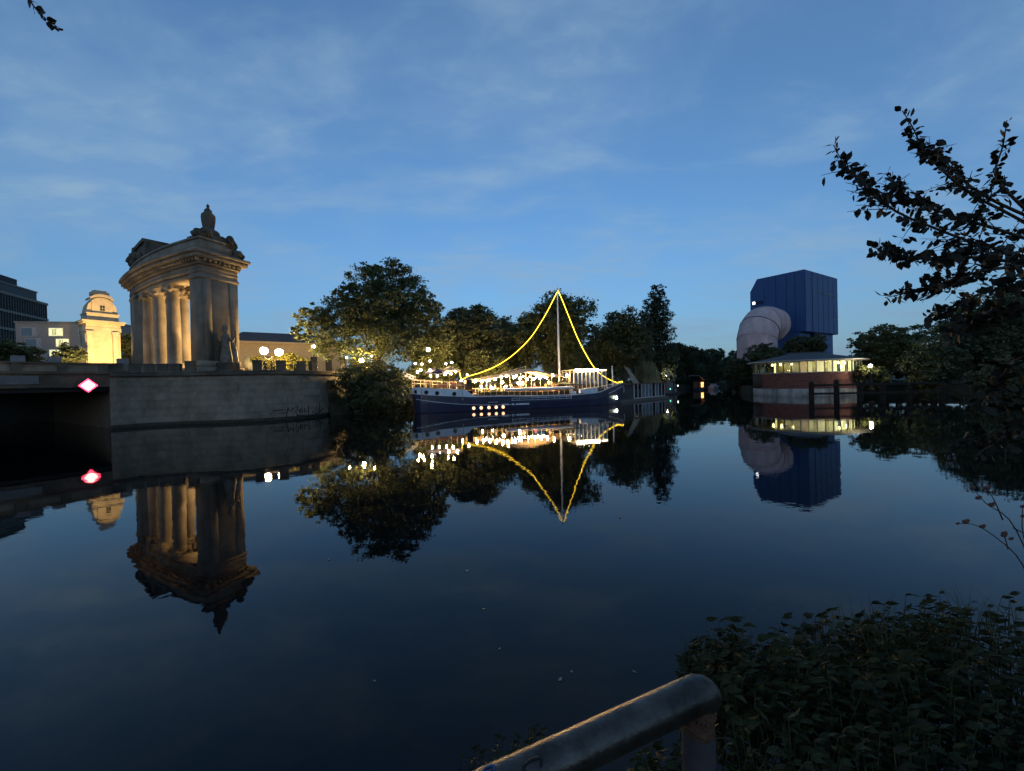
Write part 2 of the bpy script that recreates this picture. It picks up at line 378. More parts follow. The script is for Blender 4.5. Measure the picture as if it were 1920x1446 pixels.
def graffiti():
    # hand painted strokes on the wall near the water: a scrawled tag
    g = MB(); P = BASTION; s = np.r_[0, np.cumsum(np.linalg.norm(np.diff(P, axis=0), axis=1))]
    T = np.gradient(P, axis=0); T /= np.linalg.norm(T, axis=1)[:, None]
    def onw(px_, py_):
        # intersect the pixel's bearing with the wall
        best = None
        for i in range(30, 80):
            D = P[i, 1]; q = at(px_, py_, D)
            d = abs(q[0] - P[i, 0])
            if best is None or d < best[0]: best = (d, i, q[2])
        i = best[1]; n = np.array([T[i, 1], -T[i, 0]])
        return (P[i, 0] + n[0] * .05, P[i, 1] + n[1] * .05, max(.15, best[2]))
    strokes = [[(538, 788), (539, 764)], [(539, 765), (544, 772), (549, 764), (550, 780)], [(553, 764), (558, 761), (559, 770), (553, 772), (558, 780), (552, 783)],
               [(567, 765), (562, 768), (562, 774), (567, 773), (566, 768)], [(570, 764), (571, 772), (576, 770)], [(577, 760), (577, 778)], [(585, 772), (586, 774)],
               [(593, 776), (591, 762), (599, 774), (598, 756)], [(541, 782), (560, 778), (580, 781), (597, 775), (603, 766)], [(512, 770), (535, 768)], [(508, 776), (535, 774)]]
    for st in strokes:
        g.tube([onw(*p) for p in st], 0.05, 5)
    tag(g.build('graffiti_tag', M('dark spray paint', (0.012, 0.014, 0.022), 0.7)), 'dark scrawled graffiti lettering low on the curved quay wall', 'graffiti')
graffiti()

BD = np.array([0.532, 0.847])                              # direction of the bridge edge, towards the far bank
BN = np.array([0.847, -0.532])                             # out of the bridge's face
BA = np.array([-38.4, 38.2])
def bpt(d, o, z): p = BA - BD * d + BN * o; return (p[0], p[1], z)     # d metres back along the edge from the abutment
def bridge():
    b = thing('road_bridge', 'dark stone road bridge at the left edge with a low panelled parapet', 'bridge')
    mb = MB(); mb.hexa([bpt(-0.3, -45, 4.05), bpt(60, -45, 4.05), bpt(60, 0, 4.05), bpt(-0.3, 0, 4.05)], [bpt(-0.3, -45, 5.28), bpt(60, -45, 5.28), bpt(60, 0, 5.28), bpt(-0.3, 0, 5.28)])
    mb.build('deck', stone_dk, b)
    mb = MB()
    mb.hexa([bpt(-.2, -44, 3.65), bpt(60, -44, 3.65), bpt(60, -.5, 3.65), bpt(-.2, -.5, 3.65)], [bpt(-.2, -44, 4.047), bpt(60, -44, 4.047), bpt(60, -.5, 4.047), bpt(-.2, -.5, 4.047)])
    mb.build('girder', black_m, b)
    mb = MB(); mb.hexa([bpt(-1.5, -60, -1), bpt(-.25, -60, -1), bpt(-.25, 0, -1), bpt(-1.5, 0, -1)], [bpt(-1.5, -60, 4.04), bpt(-.25, -60, 4.04), bpt(-.25, 0, 4.04), bpt(-1.5, 0, 4.04)]); mb.build('abutment', mortar, b)
    mb = MB(); mb.hexa([bpt(60, -45, -1), bpt(62, -45, -1), bpt(62, 0, -1), bpt(60, 0, -1)], [bpt(60, -45, 5.28), bpt(62, -45, 5.28), bpt(62, 0, 5.28), bpt(60, 0, 5.28)]); mb.build('abutment', mortar, b)
    mb = MB(); mb.hexa([bpt(-.4, -.5, 5.283), bpt(60, -.5, 5.283), bpt(60, .2, 5.283), bpt(-.4, .2, 5.283)], [bpt(-.4, -.5, 5.5), bpt(60, -.5, 5.5), bpt(60, .2, 5.5), bpt(-.4, .2, 5.5)]); mb.build('ledge', stone_dk, b)
    mb = MB(); mb.hexa([bpt(-.4, -.45, 6.153), bpt(60, -.45, 6.153), bpt(60, .12, 6.153), bpt(-.4, .12, 6.153)], [bpt(-.4, -.45, 6.3), bpt(60, -.45, 6.3), bpt(60, .12, 6.3), bpt(-.4, .12, 6.3)]); mb.build('coping', stone_dk, b)
    for k in range(17):
        d = .1 + k * 2.6
        mb = MB(); mb.hexa([bpt(d, -.42, 5.503), bpt(d + .6, -.42, 5.503), bpt(d + .6, .08, 5.503), bpt(d, .08, 5.503)], [bpt(d, -.42, 6.15), bpt(d + .6, -.42, 6.15), bpt(d + .6, .08, 6.15), bpt(d, .08, 6.15)]); mb.build('post', stone_dk, b)
        mb = MB(); mb.hexa([bpt(d + .61, -.3, 5.503), bpt(d + 2.59, -.3, 5.503), bpt(d + 2.59, -.05, 5.503), bpt(d + .61, -.05, 5.503)], [bpt(d + .61, -.3, 6.15), bpt(d + 2.59, -.3, 6.15), bpt(d + 2.59, -.05, 6.15), bpt(d + .61, -.05, 6.15)]); mb.build('panel', quay, b)
    # square lamp-post plinths standing up behind the parapet
    pl = M('grey granite', (0.16, 0.17, 0.19), 0.8, 0.2)
    for d in (-1.6, 2.9, 5.0):
        mb = MB(); mb.hexa([bpt(d, -1.5, 5.29), bpt(d + .75, -1.5, 5.29), bpt(d + .75, -.75, 5.29), bpt(d, -.75, 5.29)], [bpt(d, -1.5, 6.85), bpt(d + .75, -1.5, 6.85), bpt(d + .75, -.75, 6.85), bpt(d, -.75, 6.85)]); mb.build('plinth', pl, b, .03)
    # grey plate on the face
    mb = MB(); mb.hexa([bpt(4.4, .03, 4.35), bpt(7.4, .03, 4.35), bpt(7.4, .03, 5.1), bpt(4.4, .03, 5.1)], [bpt(4.4, .1, 4.35), bpt(7.4, .1, 4.35), bpt(7.4, .1, 5.1), bpt(4.4, .1, 5.1)])
    mb.build('name_plate', M('grey plate', (0.11, 0.125, 0.13), 0.5), b, .06)
    # red and white diamond navigation light
    q = at(165, 723, 37.0); d0 = -((np.array([q[0], q[1]]) - BA) @ BD)
    # solve the distance along the edge seen at that bearing
    best = min(np.linspace(-2, 12, 400), key=lambda d: abs(bpt(d, .3, 0)[0] / bpt(d, .3, 0)[1] - q[0] / q[1]))
    c = bpt(best, .3, 0); z = at(165, 723, c[1])[2]
    sg = thing('navigation_light', 'glowing red edged diamond navigation light on the dark bridge face', 'navigation light', (c[0], c[1], z))
    D2, N2 = Vector((BD[0], BD[1], 0)), Vector((BN[0], BN[1], 0)); U2 = Vector((0, 0, 1))
    def dia(r, o): return [D2 * -r + N2 * o, U2 * r + N2 * o, D2 * r + N2 * o, U2 * -r + N2 * o]
    mb = MB(); mb.hexa(dia(.66, -.1), dia(.66, .05)); mb.build('frame', black_m, sg)
    mb = MB(); mb.hexa(dia(.64, .053), dia(.64, .09)); mb.build('red_border', E('red sign light', (1, .015, .06), 3.0), sg)
    mb = MB(); mb.hexa(dia(.42, .093), dia(.42, .12)); mb.build('lit_panel', E('pale sign light', (1, .72, .40), 2.2), sg)
    mb = MB(); mb.tube([U2 * .6 + N2 * -.1, U2 * .6 + N2 * -.5], .05); mb.build('bracket', black_m, sg)
bridge()

# ------------------------------------------------------------------ the stone gate: curved colonnade wing
_gn, _gf, GR = np.array([-33.9, 44.0]), np.array([-53.2, 56.0]), 64.0
_ch = _gf - _gn; _ha = math.asin(np.linalg.norm(_ch) / 2 / GR); _an = math.atan2(_ch[1], _ch[0]) + _ha
GC = _gn + GR * np.array([math.sin(_an), -math.cos(_an)]); GA = math.atan2(_gn[1] - GC[1], _gn[0] - GC[0])
def gp(th, dep, z):                                         # th metres along the face from the near corner, dep metres behind the face
    a = GA - th / GR; r = GR - dep; return (GC[0] + r * math.cos(a), GC[1] + r * math.sin(a), z)
GL = 22.0; GD = 4.05
def gate():
    g = thing('gate_colonnade', 'tall curved sandstone gate wing with columns, heavy cornice and urn on its near end', 'gate')
    def arc(name, t0, t1, d0, d1, z0, z1, mat, n=None, par=g):
        n = n or max(2, int(abs(t1 - t0) / 1.2) + 1); V = []
        for t in np.linspace(t0, t1, n): V += [gp(t, d0, z0), gp(t, d0, z1), gp(t, d1, z1), gp(t, d1, z0)]
        Fq = [(i * 4 + (j + 1) % 4, (i + 1) * 4 + (j + 1) % 4, (i + 1) * 4 + j, i * 4 + j) for i in range(n - 1) for j in range(4)] + [(3, 2, 1, 0), tuple(4 * (n - 1) + j for j in (0, 1, 2, 3))]
        return link(name, np_mesh(name, V, Fq), mat, par)
    z0 = ST
    arc('plinth', -0.3, GL + .3, -.35, GD + .35, z0 - .2, z0 + .75, stone)
    # end pylons: core, pilasters, base mouldings
    for a, b in ((0.0, 2.0), (GL - 3.4, GL)):
        py = arc('pylon', a, b, 0, GD, z0 + .753, 16.6, stone)
        arc('base_moulding', a - .12, b + .12, -.12, GD + .12, z0 + .756, z0 + 1.5, stone, par=py)
        arc('capital_band', a - .1, b + .1, -.1, GD + .1, 15.95, 16.3, stone, par=py)
    # pilasters on the near end face, standing a little proud
    for d0, d1 in ((.15, 1.0), (GD - 1.0, GD - .15)):
        arc('pilaster', -.14, -.003, d0, d1, z0 + 1.503, 15.9, stone, 2)
    # shadowed back wall between the pylons, behind the columns, with openings
    arc('lintel_beam', 2.003, GL - 3.403, .15, 1.5, 16.1, 16.597, stone)
    arc('lintel_beam', 2.003, GL - 3.403, GD - 1.5, GD - .15, 16.1, 16.597, stone)
    arc('ceiling', 2.003, GL - 3.403, 1.503, GD - 1.503, 16.3, 16.59, stone_lt)
    # entablature
    arc('architrave', -.04, GL + .04, -.04, GD + .04, 16.603, 17.0, stone)
    arc('frieze', 0, GL, 0, GD, 17.003, 17.45, stone)
    arc('bed_moulding', -.22, GL + .22, -.22, GD + .22, 17.453, 17.75, stone)
    dm = MB(); dm.box(-.13, .13, -.3, .0, 0, .3); dme = dm.mesh('dentil'); dme.materials.append(stone)
    def dent(t, dep, rz):
        o = bpy.data.objects.new('dentil', dme); COL.objects.link(o); o.parent = g; o.location = gp(t, dep, 17.753); o.rotation_euler = (0, 0, rz)
    for k in range(42):
        t = -.2 + k * (GL + .4) / 41; dent(t, -.3, GA - t / GR + math.pi / 2)
    for k in range(8): dent(-.3, .2 + k * (GD - .4) / 7, GA + math.pi)
    arc('cornice_core', -.3, GL + .3, -.3, GD + .3, 17.756, 18.06, stone)
    arc('cornice', -.8, GL + .8, -.8, GD + .8, 18.063, 18.5, stone)
    arc('cornice_top', -1.0, GL + 1.0, -1.0, GD + 1.0, 18.503, 18.85, stone)
    arc('attic', .1, GL - .2, .1, GD - .1, 18.853, 20.3, stone)
    arc('attic_cap', -.02, GL, 0, GD, 20.303, 20.55, stone)
    # columns, two rows
    for t in (7.4, 11.4, 15.2):
        for dep in (.82, GD - .82):
            x, y, _ = gp(t, dep, 0); c = (x, y, 0); H = 14.9
            col = MB()
            prof = [(.72, z0 + 1.55)]
            for i in range(9):
                u = i / 8; prof.append((.70 - .10 * u * u, z0 + 1.6 + u * (15.1 - z0 - 1.6)))
            col.lathe(prof, c, 22); cs = col.build('column', stone, g)
            bs = MB(); bs.lathe([(1.0, z0 + .753), (1.0, z0 + 1.05), (.95, z0 + 1.1), (.98, z0 + 1.2), (.84, z0 + 1.3), (.88, z0 + 1.42), (.76, z0 + 1.547)], c, 22); bs.build('base', stone, cs)
            cp = MB(); cp.lathe([(.62, 15.103), (.68, 15.18), (.64, 15.25), (.78, 15.5), (.95, 15.65)], c, 20)
            ra = GA - t / GR
            for sx in (-1, 1):
                for sy in (-1, 1):
                    vx = x + .78 * (sx * math.cos(ra + math.pi / 2)) + .62 * sy * math.cos(ra); vy = y + .78 * (sx * math.sin(ra + math.pi / 2)) + .62 * sy * math.sin(ra)
                    cp.ball((vx, vy, 15.48), .28, 8, 6)
            cp.build('capital', stone, cs)
            ab = MB(); q = [gp(t + a_, dep + b_, 0) for a_, b_ in ((-.9, -.78), (.9, -.78), (.9, .78), (-.9, .78))]; ab.prism(q[::-1], 15.653, 16.097); ab.build('abacus', stone, cs)
    # urn and obelisk on the near end, with carved lumps round its foot
    ux, uy, _ = gp(1.8, GD / 2, 0); rz = GA + math.pi / 4
    mb = MB()
    q = [gp(a_, b_, 0) for a_, b_ in ((.3, .6), (3.4, .6), (3.4, GD - .6), (.3, GD - .6))]; mb.prism(q[::-1], 20.553, 21.1)
    q = [gp(a_, b_, 0) for a_, b_ in ((.6, .9), (3.0, .9), (3.0, GD - .9), (.6, GD - .9))]; mb.prism(q[::-1], 21.1, 21.35)
    mb.build('urn_pedestal', stone_dk, g)
    mb = MB(); mb.lathe([(.98, 21.353), (1.1, 21.55), (1.02, 21.9), (.75, 22.05), (.55, 22.2), (.58, 22.4), (.68, 23.1), (.71, 23.5), (.68, 23.8), (.45, 24.05), (.34, 24.15), (.4, 24.3), (.24, 24.5), (.12, 24.65), (.17, 24.85), (.04, 25.1)], (ux, uy, 0), 12); u_ = mb.build('urn', stone_dk, g)
    rng = random.Random(9)
    def trophy(t, d, zb, sc_, n=16):
        mb = MB(); x, y, _ = gp(t, d, 0)
        mb.ball((x, y, zb + .35 * sc_), .75 * sc_, 10, 7, (1, 1, .7))
        for k in range(n):
            a = rng.uniform(0, 6.28); e = rng.uniform(0, 1.1); r = rng.uniform(.25, .48) * sc_
            mb.ball((x + .7 * sc_ * math.cos(a) * math.cos(e), y + .7 * sc_ * math.sin(a) * math.cos(e), zb + .35 * sc_ + .6 * sc_ * math.sin(e)), r, 8, 6, (1, rng.uniform(.6, 1), rng.uniform(.7, 1.3)))
        for k in range(4):
            a = rng.uniform(0, 6.28); mb.tube([(x, y, zb), (x + sc_ * .9 * math.cos(a), y + sc_ * .9 * math.sin(a), zb + sc_ * rng.uniform(.5, .9))], [.2 * sc_, .1 * sc_], 7)
        mb.build('carved_trophy', stone_dk, g)
    trophy(.7, .7, 20.553, 1.0); trophy(.7, GD - .8, 20.1, 1.15); trophy(.2, GD + .1, 19.0, .8)
    # larger carved group on the far pylon
    mb = MB()
    q = [gp(a_, b_, 0) for a_, b_ in ((GL - 7.0, .6), (GL - .6, .6), (GL - .6, GD - .6), (GL - 7.0, GD - .6))]; mb.prism(q[::-1], 20.553, 22.9); mb.build('attic_block', stone_dk, g)
    mb = MB(); q = [gp(a_, b_, 0) for a_, b_ in ((GL - 6.6, .4), (GL - .9, .4), (GL - .9, GD - .4), (GL - 6.6, GD - .4))]; mb.prism(q[::-1], 22.903, 23.35); mb.build('attic_slab', stone_dk, g)
    mb = MB(); A, B = gp(GL - .7, .3, 22.4), gp(GL - .7, GD - .3, 22.4); mb.tube([A, B], 1.0, 12); mb.build('scroll', stone_dk, g)
    trophy(GL - 1.0, .9, 20.553, 1.5); trophy(GL - .1, 1.2, 18.853, 1.3); trophy(GL - 2.8, .5, 20.553, 1.1); trophy(GL - 4.2, .6, 20.553, 1.2)
    # floor lamps inside the colonnade and a lamp before it
    def flood(c, tgt, p, col, label, ang=80):
        f = thing('floodlight', label, 'floodlight', c)
        mb = MB(); mb.box(-.16, .16, -.12, .12, 0, .22); mb.box(-.2, .2, -.15, .15, -.06, -.003); mb.build('housing', black_m, f)
        v = Vector(tgt) - Vector(c); spot(f, (0, 0, .3), tuple(v + Vector((0, 0, .3))), p, col, ang)
    wc = (1.0, 0.64, 0.28)
    flood(gp(4.6, 2.6, z0 + .815), gp(6.5, 2.2, 15), 1700, wc, 'small floor floodlight inside the colonnade by its first column', 60)
    flood(gp(9.4, 2.6, z0 + .815), gp(9.8, 2.4, 15), 800, wc, 'small floor floodlight inside the colonnade behind its second column', 60)
    flood(gp(13.3, 2.6, z0 + .815), gp(13.3, 2.0, 15), 600, wc, 'small floor floodlight inside the colonnade near its far pylon', 60)
    flood(gp(15.5, -7.0, ST + .065), gp(10.0, 0, 11), 950, wc, 'ground floodlight in front of the colonnade columns', 90)
    flood(gp(26.0, -1.0, ST + .065), gp(23.0, 1.5, 13), 1200, wc, 'ground floodlight beyond the far end of the colonnade', 80)
gate()

def statue():
    x, y, _ = gp(-1.25, 1.9, 0)
    s = thing('statue', 'weathered robed statue with raised arm on a pedestal against the gate pylon', 'statue', (x, y, ST), GA - math.pi / 2)
    s.scale = (.85, .85, .86)
    bz = M('weathered bronze', (0.15, 0.128, 0.10), 0.75, 0.5, 1.5)
    mb = MB(); mb.box(-1.4, 1.5, -1.0, 1.0, -.1, .6); mb.box(-1.1, 1.25, -.8, .8, .603, 1.5); mb.build('pedestal', stone_dk, s, .05)
    mb = MB()
    mb.lathe([(.85, 1.503), (.8, 2.2), (.62, 3.2), (.5, 3.9), (.62, 4.5), (.66, 4.9), (.45, 5.15), (.2, 5.3), (.19, 5.45)], (.35, 0, 0), 14, 1, .8)
    mb.ball((.35, 0, 5.75), .33, 10, 8, (1, 1, 1.2)); mb.lathe([(.36, 5.95), (.4, 6.05), (.28, 6.4), (.1, 6.55)], (.35, 0, 0), 10)
    mb.tube([(-.15, 0, 4.8), (-.7, -.1, 4.3), (-1.2, -.2, 4.9), (-1.35, -.2, 5.3)], [.24, .2, .14, .1], 8)
    mb.tube([(.85, 0, 4.8), (1.15, -.15, 4.0), (.9, -.35, 3.3)], [.24, .2, .12], 8)
    mb.tube([(-.2, -.4, 4.5), (-.55, -.55, 3.2), (-.75, -.5, 1.6)], [.16, .26, .34], 8); mb.tube([(.9, -.35, 4.4), (1.1, -.5, 3.0), (1.1, -.4, 1.6)], [.14, .22, .3], 8)
    mb.build('figure', bz, s)
    mb = MB(); mb.tube([(-1.35, -.2, 5.6), (-1.2, -.3, 4.2), (-.6, -.6, 3.6)], [.07, .08, .06], 6); mb.build('sceptre', bz, s)
statue()

def pavilion():
    p = at(190, 680, 86.0)
    g = thing('stone_pavilion', 'brightly floodlit golden stone pavilion with stepped curved top across the street', 'pavilion', (p[0], p[1], ST), R_(58))
    g.scale = (.66, .72, .86)
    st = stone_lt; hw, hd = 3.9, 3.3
    def lay(name, a, b, z0, z1, m_=st, bev=.04): mb = MB(); mb.box(-a, a, -b, b, z0, z1); return mb.build(name, m_, g, bev)
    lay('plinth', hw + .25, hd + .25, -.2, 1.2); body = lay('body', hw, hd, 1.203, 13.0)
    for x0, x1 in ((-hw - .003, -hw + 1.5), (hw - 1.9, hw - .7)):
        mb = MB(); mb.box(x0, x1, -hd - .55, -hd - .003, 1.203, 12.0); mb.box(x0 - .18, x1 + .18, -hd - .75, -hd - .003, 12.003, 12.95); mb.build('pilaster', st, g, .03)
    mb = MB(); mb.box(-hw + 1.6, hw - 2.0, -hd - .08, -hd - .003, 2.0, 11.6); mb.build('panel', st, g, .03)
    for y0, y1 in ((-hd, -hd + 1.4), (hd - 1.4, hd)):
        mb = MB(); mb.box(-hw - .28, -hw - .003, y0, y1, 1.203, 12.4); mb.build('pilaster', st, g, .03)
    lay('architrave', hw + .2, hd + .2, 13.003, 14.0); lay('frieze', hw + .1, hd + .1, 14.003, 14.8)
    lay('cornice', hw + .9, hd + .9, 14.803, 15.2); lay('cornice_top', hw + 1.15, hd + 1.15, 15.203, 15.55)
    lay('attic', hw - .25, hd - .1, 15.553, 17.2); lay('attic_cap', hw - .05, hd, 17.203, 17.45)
    mb = MB(); q = []
    W = hw - 1.45
    prof = [(-W, 17.453), (W, 17.453), (W, 20.4), (W * .8, 20.9), (W * .4, 21.25), (0, 21.35), (-W * .4, 21.25), (-W * .8, 20.9), (-W, 20.4)]
    mb.hexa([(x, hd - 1.0, z) for x, z in prof], [(x, -hd + .6, z) for x, z in prof]); mb.build('upper_stage', st, g, .04)
    mb = MB(); prof2 = [(-W - .25, 20.75), (-W * .8, 21.15), (-W * .4, 21.45), (0, 21.55), (W * .4, 21.45), (W * .8, 21.15), (W + .25, 20.75), (W + .25, 21.3), (W * .8, 21.75), (W * .4, 22.1), (0, 22.2), (-W * .4, 22.1), (-W * .8, 21.75), (-W - .25, 21.3)]
    mb.hexa([(x, hd - 1.0, z) for x, z in prof2], [(x, -hd + .35, z) for x, z in prof2]); mb.build('curved_cornice', st, g)
    lay('crown_block', 2.0, 1.6, 22.0, 22.9); lay('crown_cap', 1.5, 1.2, 22.903, 23.3)
    mb = MB(); mb.box(-.55, .55, -hd + .53, -hd + .597, 18.1, 19.4); mb.build('window', M('dark opening', (.03, .03, .035), .4), g)
    mb = MB(); mb.box(-.04, .04, -hd + .49, -hd + .527, 18.1, 19.4); mb.box(-.55, .55, -hd + .493, -hd + .53, 18.7, 18.78); mb.build('window_bar', st, g)
    for sx in (-1, 1):
        mb = MB(); mb.hexa([(sx * (W + .05), hd - 1.2, z) for z in (17.453, 20.3)] + [(sx * (W + .75), hd - 1.2, 19.4), (sx * (W + 1.3), hd - 1.2, 17.453)], [(sx * (W + .05), -hd + .8, z) for z in (17.453, 20.3)] + [(sx * (W + .75), -hd + .8, 19.4), (sx * (W + 1.3), -hd + .8, 17.453)]); mb.build('volute', st, g)
    for i, x in enumerate((-4.5, 4.5)):
        f = thing('floodlight', ('left' if i == 0 else 'right') + ' one of two ground floodlights before the golden pavilion', 'floodlight', tuple(Vector((p[0], p[1], ST)) + Matrix.Rotation(R_(58), 3, 'Z') @ Vector((x * 1.1, -hd - 12.0, 0.07))), R_(58))
        mb = MB(); mb.box(-.25, .25, -.2, .2, 0, .3); mb.box(-.3, .3, -.25, .25, -.06, -.003); mb.build('housing', black_m, f)
        spot(f, (0, 0, .4), (-x * .8, 12.0, 12.5), 11500, (1.0, 0.62, 0.22), 80, .2)
pavilion()

# ------------------------------------------------------------------ buildings on the left
def office():
    o = thing('office_block', 'dark office block with closely ribbed facade and pale floor bands at far left', 'building', (-173.6, 150.0, ST), R_(112.3))
    body = M('dark facade', (0.03, 0.032, 0.036), 0.5, 0.2); rib = M('facade fin', (0.085, 0.083, 0.078), 0.7, 0.2); band = M('pale floor band', (0.22, 0.20, 0.175), 0.8, 0.1)
    Wd, Hh = 60, 32.2
    mb = MB(); mb.box(-Wd, 0, 0, 25, -.2, Hh); mb.build('core', body, o)
    zs = [Hh - .8 - 5.85 * k for k in range(5)]
    for z in zs:
        mb = MB(); mb.box(-Wd - .2, .2, -.45, 25.2, z, z + .8); mb.build('floor_band', band, o)
    fm = MB(); fm.box(-.2, .2, -.36, -.003, 0, 5.04); fme = fm.mesh('fin'); fme.materials.append(rib)
    for z in zs[1:]:
        for k in range(24):
            q = bpy.data.objects.new('fin', fme); COL.objects.link(q); q.parent = o; q.location = (-.5 - k * 1.15, 0, z + .805)
    mb = MB(); mb.box(-Wd, -2.6, 1.2, 24, Hh + .003, Hh + 3.2); mb.build('set_back_storey', body, o)
    mb = MB(); mb.box(-Wd, -2.4, 1.0, 24.2, Hh + 3.203, Hh + 3.7); mb.build('floor_band', band, o)
    mb = MB(); mb.box(-Wd, -9.5, 2.5, 22, Hh + 3.71, Hh + 6.3); mb.build('roof_plant', M('roof plant', (.012, .013, .016), .6), o)
office()
def grey_block():
    p0 = at(28, 660, 98)
    o = thing('apartment_block', 'pale grey rendered block with square lit and blue windows behind the bridge', 'building', (p0[0], p0[1], ST), R_(12))
    wall = M('pale grey render', (0.25, 0.24, 0.225), 0.85, 0.08)
    D1 = 20.5; H1 = at(28, 605, 98)[2] - ST
    mb = MB(); mb.box(0, D1, .3, 12, -.2, H1); mb.build('wall', wall, o)
    mb = MB(); mb.box(-.15, D1 + .15, .1, 12.1, H1 + .003, H1 + .35); mb.build('roof_edge', M('grey metal', (.2, .2, .19), .6), o)
    fr = M('white window frame', (.5, .5, .5), .6); bl = M('blue dusk pane', (.05, .085, .12), .12, .2, spec=.8); lit = E('lit office window', (1.0, .93, .30), 0.30, .3, 1.4); cur = M('pale curtain', (.32, .33, .33), .8)
    rows = [(H1 - 3.2, H1 - 1.3), (H1 - 5.9, H1 - 4.0), (H1 - 8.6, H1 - 6.7), (H1 - 11.3, H1 - 9.4)]
    cols = [[(1.2, 4.2, 0), (6.8, 9.6, 1), (13.0, 16.6, 0)], [(2.0, 5.0, 0), (8.2, 10.8, 1), (13.4, 16.6, 0)], [(1.2, 4.2, 0), (6.8, 9.8, 1), (13.0, 16.6, 0)], [(2.0, 5.0, 0), (8.2, 9.7, 1), (13.4, 16.6, 0)]]
    for (z0, z1), cs in zip(rows, cols):
        for x0, x1, k in cs:
            mb = MB(); mb.box(x0 - .12, x1 + .12, .22, .297, z0 - .12, z1 + .12); f = mb.build('window', fr, o)
            mb = MB(); mb.box(x0, x1, .16, .217, z0, z1); mb.build('pane', lit if k else bl, f)
            mb = MB()
            if k:
                for q in (.25, .38, .5): mb.box(x0 + (x1 - x0) * q, x0 + (x1 - x0) * q + .08, .12, .157, z0 + .2, z1 - .2)
            else: mb.box(x1 - .8, x1, .12, .157, z0, z1)
            mb.build('curtain', black_m if k else cur, f)
grey_block()
def lamp_building():
    a = at(446, 690, 72); b = at(640, 690, 82)
    o = thing('long_building', 'long cream building with slate hipped roof behind the globe street lamps', 'building', (a[0], a[1], ST), math.atan2(b[1] - a[1], b[0] - a[0]))
    Lw = math.hypot(b[0] - a[0], b[1] - a[1]); wl = M('cream plaster', (.36, .29, .19), .85, .15)
    H1 = at(452, 643, 72)[2] - ST
    mb = MB(); mb.box(-2, Lw, 0, 12, -4, H1); mb.build('wall', wl, o)
    mb = MB(); mb.box(-2.4, Lw + .4, -.45, 12.4, H1 + .003, H1 + .4); mb.build('eaves', wl, o)
    mb = MB(); mb.hexa([(-2.4, -.4, H1 + .403), (Lw + .4, -.4, H1 + .403), (Lw + .4, 12.4, H1 + .403), (-2.4, 12.4, H1 + .403)], [(1, 4.5, H1 + 2.6), (Lw - 3, 4.5, H1 + 2.6), (Lw - 3, 7.5, H1 + 2.6), (1, 7.5, H1 + 2.6)]); mb.build('roof', slate, o)
    dk = M('dim window pane', (.03, .03, .03), .2)
    for k in range(7):
        x = 1.0 + k * 2.7
        mb = MB(); mb.box(x - .1, x + 1.3, -.06, -.003, 1.0, 4.4); f = mb.build('window', M('stone window frame', (.4, .34, .25), .8), o); mb = MB(); mb.box(x, x + 1.2, -.09, -.063, 1.1, 4.3); mb.build('pane', dk, f)
lamp_building()

# ------------------------------------------------------------------ trees
def quads(pts, size, rng, flat=0.35, asp=0.62, sizevar=0.35):
    n = len(pts); nrm = rng.normal(size=(n, 3)); nrm[:, 2] = np.abs(nrm[:, 2]) + flat; nrm /= np.linalg.norm(nrm, axis=1)[:, None]
    a = np.cross(nrm, rng.normal(size=(n, 3))); a /= np.linalg.norm(a, axis=1)[:, None] + 1e-9; b = np.cross(nrm, a)
    s = size * (1 + sizevar * rng.uniform(-1, 1, n))[:, None]
    V = np.stack([pts + a * s, pts + b * s * asp, pts - a * s, pts - b * s * asp], 1).reshape(-1, 3)
    return V, np.arange(4 * n).reshape(-1, 4)
def blob_pts(blobs, n, rng, clump=0.16, fill=0.5):
    B = np.array(blobs, float); wgt = B[:, 3] ** 2; cnt = np.maximum(8, (n * wgt / wgt.sum()).astype(int)); out = []
    for (x, y, z, r), c in zip(B, cnt):
        nc = max(6, int(c / 26)); d = rng.normal(size=(nc, 3)); d /= np.linalg.norm(d, axis=1)[:, None]
        cc = np.array([x, y, z]) + d * (r * (fill + (1.08 - fill) * rng.random(nc) ** .6))[:, None] * np.array([1, 1, .85])
        k = rng.integers(0, nc, c); g = rng.normal(size=(c, 3)) * np.array([1, 1, .55]) * clump * r
        out.append(cc[k] + g)
    return np.vstack(out)
def auto_blobs(c, rx, ry, rz, k, rng, rr=(.32, .5)):
    out = [(c[0], c[1], c[2], .7 * min(rx, ry, rz))]
    for _ in range(int(k * 1.6)):
        d = rng.normal(size=3); d /= np.linalg.norm(d); q = rng.uniform(.40, .74)
        r = rng.uniform(*rr) * min(rx, ry, rz) * 1.12
        out.append((c[0] + d[0] * rx * q, c[1] + d[1] * ry * q, c[2] + d[2] * rz * q, r))
    return out
